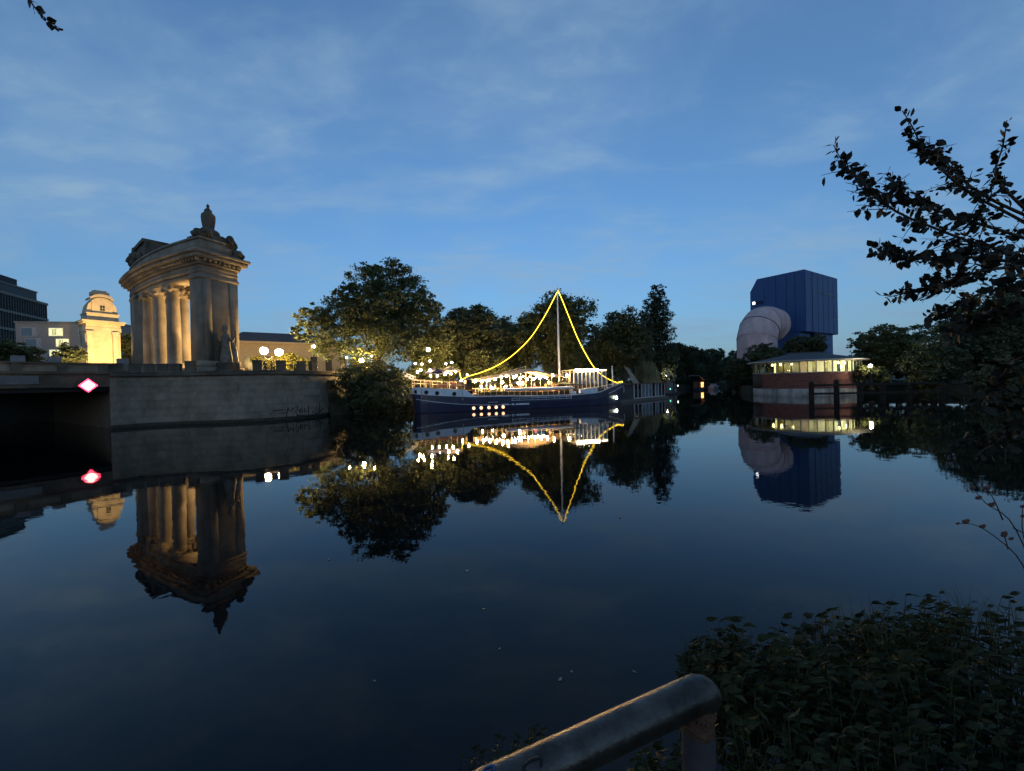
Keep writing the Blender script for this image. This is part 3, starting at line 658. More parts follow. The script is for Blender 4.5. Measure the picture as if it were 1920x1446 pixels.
def tree(name, label, base, blobs, n, leaf, mat, seed, trunk_r=.35, cat='tree', group=None, limbs=7, fill=.5, clump=.16, flat=.35):
    rng = np.random.default_rng(seed)
    t = thing(name, label, cat, (0, 0, 0), 0, group); t.location = base; base = np.array(base, float)
    pts = blob_pts(blobs, int(n * 1.6), rng, clump, fill) - base
    V, Fq = quads(pts, leaf, rng, flat); link('crown', np_mesh('crown', V, Fq), mat, t)
    mb = MB(); B = np.array(blobs)[:, :3] - base; top = B[0]
    mid = np.array([top[0] * .35, top[1] * .35, top[2] * .5])
    mb.tube([(0, 0, -.6), (0, 0, .1), tuple(mid), tuple(top)], [trunk_r * 1.5, trunk_r, trunk_r * .75, trunk_r * .3], 9)
    idx = rng.permutation(len(B))[:limbs]
    for i in idx:
        s = mid * rng.uniform(.7, 1.0) + (top - mid) * rng.uniform(0, .5); e = B[i]
        m2 = (s + e) / 2 + np.array([0, 0, .12 * np.linalg.norm(e - s)])
        mb.tube([tuple(s), tuple(m2), tuple(e)], [trunk_r * .4, trunk_r * .24, trunk_r * .08], 6)
    mb.build('trunk', bark, t)
    return t
def pxblobs(lst, D, spread, rng):
    out = []
    for x, y, r in lst:
        d = D + rng.uniform(-spread, spread); p = at(x, y, d); out.append((p[0], p[1], p[2], r * d / FPX))
    return out
def tree_px(label, xl, xr, yt, yb, D, n, leaf, mat, seed, k=14, zb=1.5, ry=None, name='deciduous_tree', group=None, **kw):
    rng = np.random.default_rng(seed + 100)
    c = at((xl + xr) / 2, (yt + yb) / 2, D); rx = (xr - xl) / 2 * D / FPX; rz = (yb - yt) / 2 * D / FPX
    bl = auto_blobs(c, rx * .95, ry or min(rx, 5), rz * .95, k, rng)
    return tree(name, label, (c[0], c[1], zb), bl, n, leaf, mat, seed, group=group, **kw)
rg = np.random.default_rng(1)
G1 = 'trees on the far bank'
# the big lime beside the bastion
bl = pxblobs([(715, 600, 62), (735, 525, 40), (690, 530, 38), (765, 545, 36), (660, 560, 30), (790, 580, 34), (640, 590, 40), (600, 605, 32), (575, 600, 24), (565, 625, 20), (620, 640, 38), (680, 640, 52), (745, 640, 50), (790, 625, 32), (805, 600, 22), (700, 505, 22), (745, 505, 20), (655, 545, 18), (640, 555, 14), (590, 580, 16), (815, 640, 20), (720, 575, 50), (675, 590, 42), (765, 600, 40), (812, 582, 20), (826, 612, 22), (800, 562, 18), (832, 645, 24), (785, 655, 30)], 57, 3.2, rg)
c0 = at(700, 700, 57)
tree('lime_tree', 'tallest broad tree with lit undersides, right of the curved quay wall', (c0[0], c0[1], 1.5), bl, 40000, .165, lf_lime, 11, .45, limbs=14, fill=.35, clump=.10, group=G1)
# bushes hanging over the water between wall and ship
bl = pxblobs([(650, 740, 30), (690, 735, 34), (730, 735, 32), (745, 760, 20), (640, 765, 20), (675, 765, 24), (710, 765, 24), (660, 705, 28), (705, 700, 26), (635, 715, 18), (740, 710, 20)], 50.5, 1.2, rg)
c0 = at(690, 760, 51); tree('waterside_bush', 'dark bush hanging over the water between quay wall and ship', (c0[0], c0[1], .9), bl, 9000, .17, lf_dark, 12, .12, 'bush', limbs=6)
tree_px('broad dark tree standing right behind the ship stern', 800, 972, 560, 705, 66, 17000, .21, lf_dark, 13, 18, group=G1, limbs=10, fill=.3, clump=.14)
tree_px('tall rounded tree directly behind the ship mast', 942, 1138, 530, 718, 69, 25000, .22, lf_lime, 14, 22, group=G1, limbs=10)
tree_px('mid height tree right of the mast tree, left of the poplar', 1104, 1222, 562, 712, 76, 15000, .22, lf_dark, 15, 16, group=G1)
tree_px('low bush behind the awning, left of the mast', 860, 960, 655, 725, 61, 5000, .17, lf_lime, 16, 9, ry=3, name='bank_bush', group='bushes behind the ship')
tree_px('low bush behind the glass cabin of the ship', 1040, 1140, 650, 725, 66, 5000, .18, lf_dark, 17, 9, ry=3, name='bank_bush', group='bushes behind the ship')
tree_px('bright lit bush behind the stern parasols', 760, 862, 655, 735, 57, 5500, .16, lf_lime, 18, 10, ry=2.4, name='bank_bush', group='bushes behind the ship')
# poplar
def poplar(label, xc, w_, yt, yb, D, n, seed):
    rng = np.random.default_rng(seed); bl = []
    for i in range(26):
        u = i / 25; y = yt + (yb - yt) * u; ww = w_ * (.45 + .55 * math.sin(min(1, u * 1.9 + .10) * math.pi / 2)) / 2
        for s in (-1, 0, 1): p = at(xc + s * ww * .5 + rng.uniform(-3, 3), y, D + rng.uniform(-1, 1)); bl.append((p[0], p[1], p[2], ww * .62 * D / FPX))
    c = at(xc, yb, D); tree('poplar_tree', label, (c[0], c[1], 1.5), bl, n, .2, lf_pop, seed, .3, group=G1, limbs=5, fill=.3)
poplar('slender pointed poplar rising above the dark trees', 1231, 56, 542, 720, 100, 19000, 21)
poplar('second lower poplar top just left of the pointed poplar', 1206, 28, 585, 720, 101, 7000, 22)
tree_px('dark tree with sloping crown just right of the poplar', 1238, 1312, 628, 735, 134, 10000, .34, lf_dark, 23, 12, group=G1)
tree_px('dark round tree above the orange lit boat', 1290, 1378, 638, 732, 165, 10000, .42, lf_dark, 24, 12, group=G1)
tree_px('farthest low tree at the end of the channel', 1335, 1420, 652, 728, 205, 8000, .5, lf_dark, 25, 10, group=G1)
tree_px('dark trees hugging the bank under the poplar', 1185, 1272, 648, 732, 99, 8000, .26, lf_dark, 26, 12, group=G1)
tree_px('low bush at the water edge behind the small boats', 1245, 1345, 688, 732, 140, 5000, .3, lf_dark, 27, 10, group='bushes behind the ship', name='bank_bush')
tree_px('low bush left of the brick rotunda at the island tip', 1362, 1416, 662, 740, 92, 7000, .24, lf_dark, 28, 12, ry=4, name='bank_bush')
tree_px('round dark bush before the pink pipe', 1395, 1470, 640, 700, 88, 6000, .22, lf_dark, 29, 11, ry=3.5, name='bank_bush')
tree_px('dark tree before the foot of the blue building', 1455, 1560, 622, 690, 87, 8000, .22, lf_dark, 30, 13, ry=3.5)
tree_px('layered green tree right of the blue building', 1572, 1752, 592, 735, 80, 17000, .22, lf_lime, 31, 22, ry=5, clump=.12)
tree_px('yellow green lit bush at the right end of the rotunda', 1598, 1668, 680, 728, 66, 4500, .15, lf_lime, 32, 9, ry=2, name='bank_bush')
tree_px('tall black tree mass at the right edge', 1715, 2010, 525, 740, 66, 26000, .24, lf_dark, 33, 24, ry=6, zb=1.6)
tree_px('dark bank tree between layered tree and right edge', 1690, 1810, 625, 742, 63, 10000, .2, lf_dark, 34, 14, ry=4, zb=1.6)
tree_px('low overhanging bush at the right edge waterline', 1800, 1990, 660, 760, 52, 9000, .18, lf_dark, 35, 12, ry=4, zb=1.0, name='bank_bush')
tree_px('green tree between the golden pavilion and the colonnade', 222, 262, 618, 690, 95, 4000, .25, lf_lime, 36, 9, zb=ST)
tree_px('olive tree with lamplight at the far left above the bridge', -40, 62, 628, 700, 62, 8000, .2, lf_lime, 37, 12, zb=ST)
tree_px('small dark tree before the pale grey block', 104, 152, 643, 690, 78, 4000, .2, lf_dark, 38, 9, zb=ST)
tree_px('lit hedge right of the statue behind the parapet', 445, 600, 660, 700, 60, 7000, .14, leafmat('hedge leaf', (.12, .12, .03)), 39, 12, ry=1.5, zb=ST, name='hedge')
tree_px('dim rounded tree filling the gap left of the mast tree', 875, 1020, 578, 725, 84, 17000, .26, lf_dark, 70, 16, group=G1)
tree_px('dim tree filling the gap right of the mast tree', 1080, 1200, 572, 725, 90, 16000, .27, lf_dark, 71, 15, group=G1)
tree_px('dim tree rising behind the ship stern bulbs', 770, 880, 600, 725, 82, 11000, .26, lf_dark, 72, 14, group=G1)
tree_px('dark tree falling away right of the poplar towards the channel', 1262, 1345, 640, 732, 150, 9000, .4, lf_dark, 73, 14, group=G1)
tree_px('dark tree at the channel bend left of the pink pipe', 1345, 1412, 648, 730, 150, 8000, .4, lf_dark, 74, 12, group=G1)
bl = []
for q_ in range(762, 1160, 16):
    D_ = 60 + (q_ - 762) * .03
    for y_ in (722, 703): p_ = at(q_ + rg.uniform(-5, 5), y_ + rg.uniform(-4, 4), D_ + rg.uniform(-1, 1)); bl.append((p_[0], p_[1], p_[2], 16 * D_ / FPX))
tree('clipped_hedge', 'long low hedge on the bank right behind the ship', (at(960, 720, 66)[0], 66, 1.5), bl, 14000, .15, lf_lime, 75, .1, 'hedge', limbs=4)
G2 = 'undergrowth along the far bank'
for k_, (xl, xr, yt, yb, D, lb) in enumerate([(615, 770, 668, 735, 66, 'undergrowth behind the warm lamps, under the tall tree'), (765, 890, 640, 732, 72, 'undergrowth behind the ship stern'), (880, 1010, 625, 732, 76, 'undergrowth behind the left half of the awning'), (1000, 1130, 625, 732, 78, 'undergrowth behind the mast foot and cabin'), (1110, 1230, 632, 732, 90, 'undergrowth behind the willow'), (1225, 1330, 655, 732, 138, 'undergrowth behind the cluttered pontoon'), (1300, 1400, 668, 728, 185, 'undergrowth at the far end of the channel')]):
    tree_px(lb, xl, xr, yt, yb, D, 9000, .24, lf_dark, 60 + k_, 14, ry=4.5, name='undergrowth', group=G2, cat='undergrowth')
def willow():
    rng = np.random.default_rng(41); c = at(1186, 700, 76)
    t = thing('willow_tree', 'weeping willow with hanging strands behind the houseboat', 'tree', (c[0], c[1], 1.5), 0, G1)
    P = []
    for k in range(420):
        px_ = rng.uniform(1156, 1240)
        hump = min(640 + 30 * ((px_ - 1184) / 24) ** 2, 672 + 24 * ((px_ - 1219) / 17) ** 2) + rng.uniform(0, 6)
        D = 76 + rng.uniform(-2.5, 2.5); top = at(px_, hump + rng.uniform(0, 10), D); ln = rng.uniform(1.6, 7.2); n = int(ln * 9)
        zz = np.linspace(0, ln, n); P.append(np.stack([top[0] + rng.normal(0, .05, n) + .04 * zz * rng.normal(), top[1] + rng.normal(0, .05, n), top[2] - zz], 1))
    P = np.vstack(P); P = P[P[:, 2] > 1.2] - np.array([c[0], c[1], 1.5]); n = len(P)
    d = np.tile(np.array([0, 0, 1.0]), (n, 1)) + rng.normal(0, .25, (n, 3)); a = d * .16; b = np.cross(d, rng.normal(size=(n, 3))); b /= np.linalg.norm(b, axis=1)[:, None]; b *= .035
    V = np.stack([P + a, P + b, P - a, P - b], 1).reshape(-1, 3); link('crown', np_mesh('crown', V, np.arange(4 * n).reshape(-1, 4)), lf_wil, t)
    mb = MB(); mb.tube([(0, 0, -.5), (.2, 0, 3), (-.3, .2, 6.5)], [.45, .35, .2], 9)
    for k in range(7):
        q = at(1155 + k * 12, 655 + 2 * abs(k - 3), 76) - np.array([c[0], c[1], 1.5]); mb.tube([(.1, 0, 4), (q[0] * .6, q[1], q[2] + .5), tuple(q)], [.15, .09, .04], 6)
    mb.build('trunk', bark, t)
willow()

# ------------------------------------------------------------------ street lamps and people on the far quay
def globe_lamp(label, globes, D, zb, mat, gr=.36, group='street lamps on the far quay'):
    pts = [at(x, y, D) for x, y in globes]; cx = sum(p[0] for p in pts) / len(pts)
    o = thing('street_lamp', label, 'street lamp', (cx, D, zb), 0, group)
    top = max(p[2] for p in pts) - zb
    mb = MB(); mb.lathe([(.22, -.05), (.22, .5), (.12, .7), (.08, 1.5), (.06, top - .8)], (0, 0, 0), 10); mb.build('post', black_m, o)
    for p in pts:
        x = p[0] - cx; z = p[2] - zb
        mb = MB(); mb.ball((x, 0, z), gr, 14, 10); mb.build('globe', mat, o)
        mb = MB()
        if len(pts) > 1: mb.tube([(0, 0, z - 1.1), (x * .5, 0, z - 1.2), (x, 0, z - .9), (x, 0, z - gr)], .045, 6)
        else: mb.tube([(0, 0, z - 1.1), (0, 0, z - gr)], .05, 6)
        mb.lathe([(.16, 0), (.2, .08), (.12, .12)], (x, 0, z - gr - .06), 10); mb.build('arm', black_m, o)
globe_lamp('twin globe lamp behind the quay wall beside the statue', [(495, 658), (523, 661)], 55, ST, lamp_m, .46)
globe_lamp('single globe lamp high in the left foliage of the tall tree', [(588, 650)], 66, ST, lamp_w, .22)
globe_lamp('bright white lamp low above the parapet right end', [(592, 688)], 58, ST, lamp_w, .2)
globe_lamp('warm lamp under the tall tree, the lowest and brightest there', [(678, 676)], 53.5, 1.5, lamp_m, .25)
globe_lamp('small warm lamp left of the lowest lamp under the tall tree', [(650, 671)], 54.5, 1.5, lamp_m, .10)
globe_lamp('small warm lamp right of the lowest lamp under the tall tree', [(697, 668)], 54.5, 1.5, lamp_m, .09)
globe_lamp('warm lamp on the path behind the ship stern', [(803, 656)], 62, 1.5, lamp_m, .28)
globe_lamp('tiny warm lamp on the path behind the left end of the awning', [(902, 683)], 63.5, 1.5, lamp_m, .2)
globe_lamp('tiny warm lamp on the path right of the mast, above the glass cabin', [(1088, 690)], 68, 1.5, lamp_m, .2)
globe_lamp('pale lamp added to light the bush at the right end of the rotunda', [(1632, 686)], 63.8, 1.6, lamp_w, .2, 'lamps on the lock island')  # globe lamp added to brighten the bush beside the rotunda
globe_lamp('white lamp among the dark trees beside the small boats', [(1250, 705)], 96, 1.5, lamp_w, .16)
def person(label, c, rz, pose, top, legs, hair=(.03, .02, .015), h=1.72, group=None):
    t = thing('person', label, 'person', c, rz, group)
    k = h / 1.72
    if pose == 'stand':
        V = {'pel': (0, 0, .95, .15), 'waist': (0, 0, 1.12, .14), 'chest': (0, 0, 1.33, .165), 'neck': (0, .0, 1.48, .06), 'head': (0, -.02, 1.57, .085), 'crown': (0, -.01, 1.67, .085),
             'lh': (.1, 0, .88, .1), 'lk': (.11, -.03, .49, .07), 'la': (.11, .02, .08, .045), 'lt': (.12, -.14, .03, .04), 'rh': (-.1, 0, .88, .1), 'rk': (-.11, -.02, .49, .07), 'ra': (-.12, .03, .08, .045), 'rt': (-.13, -.13, .03, .04),
             'ls': (.19, 0, 1.4, .065), 'le': (.25, .02, 1.12, .05), 'lw': (.22, -.14, .92, .035), 'lf': (.2, -.2, .86, .03), 'rs': (-.19, 0, 1.4, .065), 're': (-.26, .02, 1.12, .05), 'rw': (-.2, -.2, 1.0, .035), 'rf': (-.17, -.27, 1.0, .03)}
    else:
        V = {'pel': (0, 0, .5, .15), 'waist': (0, 0, .68, .14), 'chest': (0, -.04, .9, .165), 'neck': (0, -.05, 1.05, .06), 'head': (0, -.08, 1.14, .085), 'crown': (0, -.07, 1.24, .085),
             'lh': (.1, -.08, .48, .1), 'lk': (.12, -.45, .5, .07), 'la': (.12, -.45, .08, .045), 'lt': (.12, -.6, .03, .04), 'rh': (-.1, -.08, .48, .1), 'rk': (-.12, -.45, .5, .07), 'ra': (-.12, -.42, .08, .045), 'rt': (-.12, -.57, .03, .04),
             'ls': (.19, -.03, .97, .065), 'le': (.24, -.12, .72, .05), 'lw': (.12, -.36, .74, .035), 'lf': (.08, -.44, .76, .03), 'rs': (-.19, -.03, .97, .065), 're': (-.24, -.14, .72, .05), 'rw': (-.1, -.35, .78, .035), 'rf': (-.05, -.42, .82, .03)}
    ed = [('pel', 'waist'), ('waist', 'chest'), ('chest', 'neck'), ('neck', 'head'), ('head', 'crown'), ('pel', 'lh'), ('lh', 'lk'), ('lk', 'la'), ('la', 'lt'), ('pel', 'rh'), ('rh', 'rk'), ('rk', 'ra'), ('ra', 'rt'), ('chest', 'ls'), ('ls', 'le'), ('le', 'lw'), ('lw', 'lf'), ('chest', 'rs'), ('rs', 're'), ('re', 'rw'), ('rw', 'rf')]
    nm = list(V); me = bpy.data.meshes.new('body'); me.from_pydata([tuple(a * k for a in V[q][:3]) for q in nm], [(nm.index(a), nm.index(b)) for a, b in ed], [])
    mt = bpy.data.materials.new('clothes and skin'); mt.use_nodes = True; n = mt.node_tree.nodes; l = mt.node_tree.links
    tcn = n.new('ShaderNodeTexCoord'); sp = n.new('ShaderNodeSeparateXYZ'); l.new(tcn.outputs['Object'], sp.inputs[0])
    hip = V['pel'][2] * k; nk = V['neck'][2] * k
    mr = n.new('ShaderNodeMapRange'); mr.inputs['From Min'].default_value = 0; mr.inputs['From Max'].default_value = 2.0; l.new(sp.outputs[2], mr.inputs['Value'])
    r = n.new('ShaderNodeValToRGB'); r.color_ramp.interpolation = 'CONSTANT'; e = r.color_ramp.elements
    e[0].color = (*legs, 1); e[0].position = 0; e[1].color = (*top, 1); e[1].position = (hip + .02) / 2; q = e.new(nk / 2); q.color = (.45, .27, .19, 1)
    l.new(mr.outputs[0], r.inputs[0]); l.new(r.outputs[0], n['Principled BSDF'].inputs['Base Color']); n['Principled BSDF'].inputs['Roughness'].default_value = .8
    o = link('body', me, mt, t)
    s = o.modifiers.new('skin', 'SKIN'); 
    for i, q in enumerate(nm):
        me.skin_vertices[0].data[i].radius = (V[q][3] * k, V[q][3] * k * (.75 if q in ('chest', 'waist', 'pel') else 1))
    me.skin_vertices[0].data[0].use_root = True
    o.modifiers.new('sub', 'SUBSURF').render_levels = 1
    hd = V['crown']; mb = MB(); mb.ball((hd[0] * k, (hd[1] + .025) * k, (hd[2] - .01) * k), .105 * k, 10, 7, (.95, 1, 1)); mb.build('hair', M('hair %.2f' % hair[0], hair, .6), t)
GP = 'people on the far quay'
p = at(497, 690, 50); person('person in dark jacket behind the parapet, left of the twin lamp post', (p[0], 50, ST), .3, 'stand', (.03, .03, .04), (.02, .02, .03), group=GP)
p = at(509, 690, 51); person('person in grey top behind the parapet, under the twin lamp', (p[0], 51, ST), -.6, 'stand', (.12, .12, .13), (.03, .03, .05), group=GP)

# ------------------------------------------------------------------ the restaurant ship
SR = R_(18); SO = np.array([-12.7, 50.8, 0.0]); SUx = np.array([math.cos(SR), math.sin(SR), 0]); SNx = np.array([-math.sin(SR), math.cos(SR), 0])
def shp(x, y, t=0.0):
    """the point seen at a pixel on the ship's lengthwise plane t, in ship coordinates"""
    d = ray(x, y); k = ((SO + t * SNx - _C) @ SNx) / (d @ SNx); q = _C + d * k - SO; return (q @ SUx, t, q[2])
def ship():
    S = thing('restaurant_ship', 'moored navy and white restaurant ship with awning, mast and festive lights', 'ship', tuple(SO), SR)
    ss = [0, .25, .8, 1.6, 3, 6, 9, 12, 15, 18, 21, 24, 26, 27.5, 29, 30.2, 31]
    hb = [1.5, 1.95, 2.35, 2.55, 2.7, 2.75, 2.78, 2.78, 2.78, 2.78, 2.75, 2.6, 2.3, 1.85, 1.15, .5, .06]
    zh = lambda s: float(np.interp(s, [0, 3, 7, 12.4, 16, 22, 25, 28, 31], [2.40, 2.12, 1.83, 1.74, 1.62, 1.6, 1.78, 2.2, 2.85]))
    lev = [(-.6, .80), (0, .93), (.6, .975), (.999, 1.0)]
    V = []; n = len(ss)
    for s, b in zip(ss, hb):
        top = zh(s)
        zs = [-.6, 0.05, top * .55, top]; fs = [.78, .92, .985, 1.0]
        bowf = np.clip((s - 26) / 5, 0, 1)
        ring = [(s - bowf * (1 - i / 3) * 1.0 * 1.0 if s > 26 else s + (0.35 * (1 - i / 3) if s < .5 else 0), -b * (f_ if s < 26 else f_ - (1 - f_) * 1.2 * bowf), z) for i, (z, f_) in enumerate(zip(zs, fs))]
        V += ring + [(x, -y, z) for x, y, z in ring[::-1]]
    Fq = []
    for i in range(n - 1):
        for j in range(8): Fq.append((i * 8 + j, (i + 1) * 8 + j, (i + 1) * 8 + (j + 1) % 8, i * 8 + (j + 1) % 8))
    me = bpy.data.meshes.new('hull'); me.from_pydata(V, [], [tuple(f) for f in Fq] + [tuple(range(8))[::-1], tuple(8 * (n - 1) + j for j in range(8))]); me.polygons.foreach_set('use_smooth', [False] * len(me.polygons)); me.update()
    hull = link('hull', me, navy, S)
    B = lambda s: float(np.interp(s, ss, hb))
    def side(name, s0, s1, zb, zt, mat, th=.06, off=.0, k=24, far=True, par=S):
        for sg in ((-1, 1) if far else (-1,)):
            mb = MB(); pr = None
            for s in np.linspace(s0, s1, k):
                y = sg * (B(s) + off); yi = sg * (B(s) + off - th)
                cur = [(s, y, zb(s)), (s, y, zt(s)), (s, yi, zt(s)), (s, yi, zb(s))]
                if pr: mb.hexa(pr, cur)
                pr = cur
            mb.build(name, mat, par)
    # white stern bulwark with portholes, ending in a swept curve
    wtop = lambda s: float(np.interp(s, [0, 3, 5.6, 6.3, 6.7, 7.1, 7.6, 8.2], [3.22, 2.98, 2.82, 2.78, 2.5, 2.2, 1.98, 1.9]))
    side('bulwark', 0.0, 8.2, lambda s: zh(s) + .003, wtop, white_p, .08, .01, 34)
    mb = MB(); mb.box(-.07, .0, -1.5, 1.5, 2.41, 3.22); mb.build('bulwark', white_p, S)
    for px_, y_ in ((781, 735), (799.5, 736), (819.5, 737.5), (851.5, 738.5)):
        s, _, z = shp(px_, y_, -2.7); y = -B(s) - .012
        mb = MB(); mb.lathe([(.26, 0), (.26, .05)], (0, 0, 0), 16); o = mb.build('porthole', M('porthole ring', (.05, .06, .055), .4), S); o.rotation_euler = (math.pi / 2, 0, 0); o.location = (s, y, z)
        mb = MB(); mb.lathe([(.2, .052), (.2, .07)], (0, 0, 0), 16); g = mb.build('glass', M('dark port glass', (.01, .013, .014), .08, spec=.7), o)
    side('bulwark_rail', 0.0, 6.2, lambda s: wtop(s) + .003, lambda s: wtop(s) + .06, cream, .14, .04, 16)
    # gunwale strip amidships and bow bulwark
    side('gunwale', 8.2, 26, lambda s: zh(s) + .003, lambda s: zh(s) + .12, white_p, .1, .03, 24)
    side('bow_bulwark', 26.003, 30.95, lambda s: zh(s) + .003, lambda s: float(np.interp(s, [26, 28, 31], [1.98, 2.55, 3.1])), navy, .06, 0, 14)
    side('bow_rail', 26.003, 30.95, lambda s: float(np.interp(s, [26, 28, 31], [1.985, 2.555, 3.105])), lambda s: float(np.interp(s, [26, 28, 31], [2.05, 2.63, 3.19])), white_p, .12, .03, 14)
    def stripe(name, pts, r=.035, mat=white_p):
        for sg in (-1, 1):
            mb = MB(); P = spline([(s, 0, z) for s, z in pts], 30)
            mb.tube([(s, sg * (B(s) * (.995 if z > .9 else .975) + .02), z) for s, _, z in P], r, 5); mb.build(name, mat, S)
    stripe('rubbing_stripe', [(.3, 1.78), (3, 1.32), (6, .96), (10, .72), (14.0, .66)])
    stripe('bow_stripe', [(27.2, 1.62), (28.5, 1.95), (30, 2.4), (30.8, 2.65)])
    # lit portholes amidships
    for px_, y_ in ((888, 766), (902, 765.5), (916.5, 764.5), (930, 764), (943, 765)):
        s, _, z = shp(px_, y_, -2.66); y = -B(s) * .95 - .02
        mb = MB(); mb.lathe([(.25, 0), (.25, .06)], (0, 0, 0), 16); o = mb.build('lit_porthole', M('brass ring', (.12, .07, .03), .4, metal=.6), S); o.rotation_euler = (math.pi / 2, 0, 0); o.location = (s, y - .02, .42)
        mb = MB(); mb.lathe([(.2, .062), (.2, .085)], (0, 0, 0), 16); mb.build('glass', port_m, o)
    # bow lamp
    s, _, z = shp(1157, 746, -1.3); mb = MB(); mb.ball((s, -B(s) * .97 - .05, z), .2, 12, 8, (.7, .5, 1.2)); mb.build('bow_lamp', E('greenish white lamp', (.9, 1.0, .72), 14), S)
    # name boards: pale lettering too small to read
    for a, b_, z in ((13.0, 14.75, .70), (11.0, 11.95, .72), (12.4, 12.6, .72), (9.2, 10.5, 1.08)):
        mb = MB(); x = a; r = random.Random(int(a * 10))
        while x < b_:
            wd = r.uniform(.07, .13); y = -B(x) * .985 - .02; hh = r.uniform(.2, .27) if z < 1 else .06
            mb.box(x, x + wd, y - .02, y + .1, z - hh / 2, z + hh / 2); x += wd + .035
        mb.build('name_lettering', white_p, S)
    # decks
    def deck(name, s0, s1, zf, inset, mat):
        mb = MB(); pr = None
        for s in np.linspace(s0, s1, 18):
            b = max(.04, B(s) - inset); z = zf(s); cur = [(s, -b, z - .1), (s, b, z - .1), (s, b, z), (s, -b, z)]
            if pr: mb.hexa(pr, cur)
            pr = cur
        mb.build(name, mat, S)
    deck('stern_deck', .1, 7.3, lambda s: 2.7 if s > 2 else 2.75, .1, wood)
    deck('main_deck', 7.303, 21.5, lambda s: 2.15, .55, wood)
    deck('side_deck', 7.303, 26.0, lambda s: zh(s) - .05, .12, wood)
    deck('fore_deck', 21.503, 30.8, lambda s: zh(s) + .02, .1, wood)
    mb = MB(); mb.box(7.4, 21.3, -2.2, 2.2, 1.55, 2.04); mb.build('coaming', M('dark coaming', (.05, .035, .025), .5), S)
    mb = MB(); mb.box(7.31, 7.37, -2.3, 2.3, 1.75, 2.6); mb.build('bulkhead', wood, S)
    # stern railing
    mb = MB()
    for s in (.15, 1.3, 2.0, 2.9, 4.1, 5.2, 6.2):
        y = -(B(s) - .05); mb.tube([(s, y, wtop(s) + .05), (s, y, wtop(s) + .98)], .035, 6); mb.tube([(s, -y, wtop(s) + .05), (s, -y, wtop(s) + .98)], .035, 6)
    for sg in (-1, 1):
        for dz in (.55, .98): mb.tube([(s, sg * (B(s) - .05), wtop(s) + dz) for s in (.15, 1.3, 2.9, 4.1, 5.2, 6.2)], .028, 6)
    mb.build('stern_railing', cream, S)
    # wooden steps and benches at the stern
    mb = MB()
    for k in range(5): mb.box(1.35 + .05 * k, 2.35, -1.9 + .28 * k, -1.55 + .28 * k, 2.75 + .26 * k, 2.82 + .26 * k)
    mb.bar((1.35, -1.9, 2.7), (1.35, -.5, 4.1), .06, .2); mb.bar((2.38, -1.9, 2.7), (2.38, -.5, 4.1), .06, .2); mb.build('steps', wood, S)
    for s0 in (3.0, 4.7):
        mb = MB(); mb.box(s0, s0 + 1.4, -1.9, -1.5, 3.1, 3.18); mb.box(s0, s0 + 1.4, -1.48, -1.42, 3.2, 3.65)
        for q in (.1, 1.3): mb.box(s0 + q - .04, s0 + q + .04, -1.85, -1.55, 2.703, 3.097)
        mb.build('bench', wood, S)
    # stern canopies
    for c_, r_, z_, col_, lab in (((3.0, -.7), 1.5, 5.1, (.035, .04, .09), 'navy'), ((4.9, .5), 1.5, 5.35, (.22, .19, .17), 'taupe')):
        mb = MB(); n8 = 8; ring = [(c_[0] + r_ * math.cos(2 * math.pi * k / n8 + .39), c_[1] + r_ * math.sin(2 * math.pi * k / n8 + .39)) for k in range(n8)]
        pts = [(c_[0], c_[1], z_ + .55)] + [(x, y, z_) for x, y in ring] + [(x, y, z_ - .16) for x, y in ring]
        mb.add(pts, [(0, 1 + k, 1 + (k + 1) % n8) for k in range(n8)] + [(1 + k, 9 + k, 9 + (k + 1) % n8, 1 + (k + 1) % n8) for k in range(n8)])
        p_ = mb.build('parasol_canopy', M(lab + ' parasol cloth', col_, .9), S); mb = MB(); mb.tube([(c_[0], c_[1], 2.7), (c_[0], c_[1], z_ + .5)], .03, 6); mb.build('pole', wood, p_)
    # centre awning
    P = [(6.7, 4.05), (9.0, 4.42), (12.4, 5.0), (15.4, 5.5), (18.2, 5.0), (21.5, 4.5)]
    rd = spline([(s, 0, z) for s, z in P], 25); hw = lambda s: float(np.interp(s, [6.7, 9, 12.4, 18.2, 21.5], [.25, 1.3, 2.2, 2.2, 1.6]))
    mb = MB(); V = []; F4 = []
    for s, _, z in rd:
        for u in (-1, -.5, 0, .5, 1): V.append((s, u * hw(s), z - .10 - .42 * abs(u) ** 1.0 - .10 * (1 - abs(2 * abs(u) - 1))))
    for i in range(24):
        for j in range(4): F4.append((i * 5 + j, (i + 1) * 5 + j, (i + 1) * 5 + j + 1, i * 5 + j + 1))
    mb.add(V, F4, True); aw = mb.build('awning', canvas_m, S); sd = aw.modifiers.new('solid', 'SOLIDIFY'); sd.thickness = .03
    for s in (9.4, 12.4, 15.4, 18.4, 21.2):
        for sg in (-1, 1): mb = MB(); mb.tube([(s, sg * hw(s) * .97, 2.15), (s, sg * hw(s) * .97, float(np.interp(s, rd[:, 0], rd[:, 2])) - .52)], .035, 6); mb.build('awning_pole', cream, S)
    mb = MB(); mb.tube([(15.4, 0, 2.15), (15.4, 0, 5.75)], .04, 6); mb.build('awning_pole', cream, S)
    mb = MB(); mb.tube([(12.0, 0, 4.95), (15.4, 0, 5.72)], .03, 5); mb.build('awning_stay', cream, S)
    # deck railing with dark mesh, white rolled awning along it
    side('deck_railing_mesh', 7.9, 21.0, lambda s: zh(s) + .2, lambda s: zh(s) + .62, M('dark net', (.035, .028, .022), .9), .02, -.3, 24)
    mb = MB()
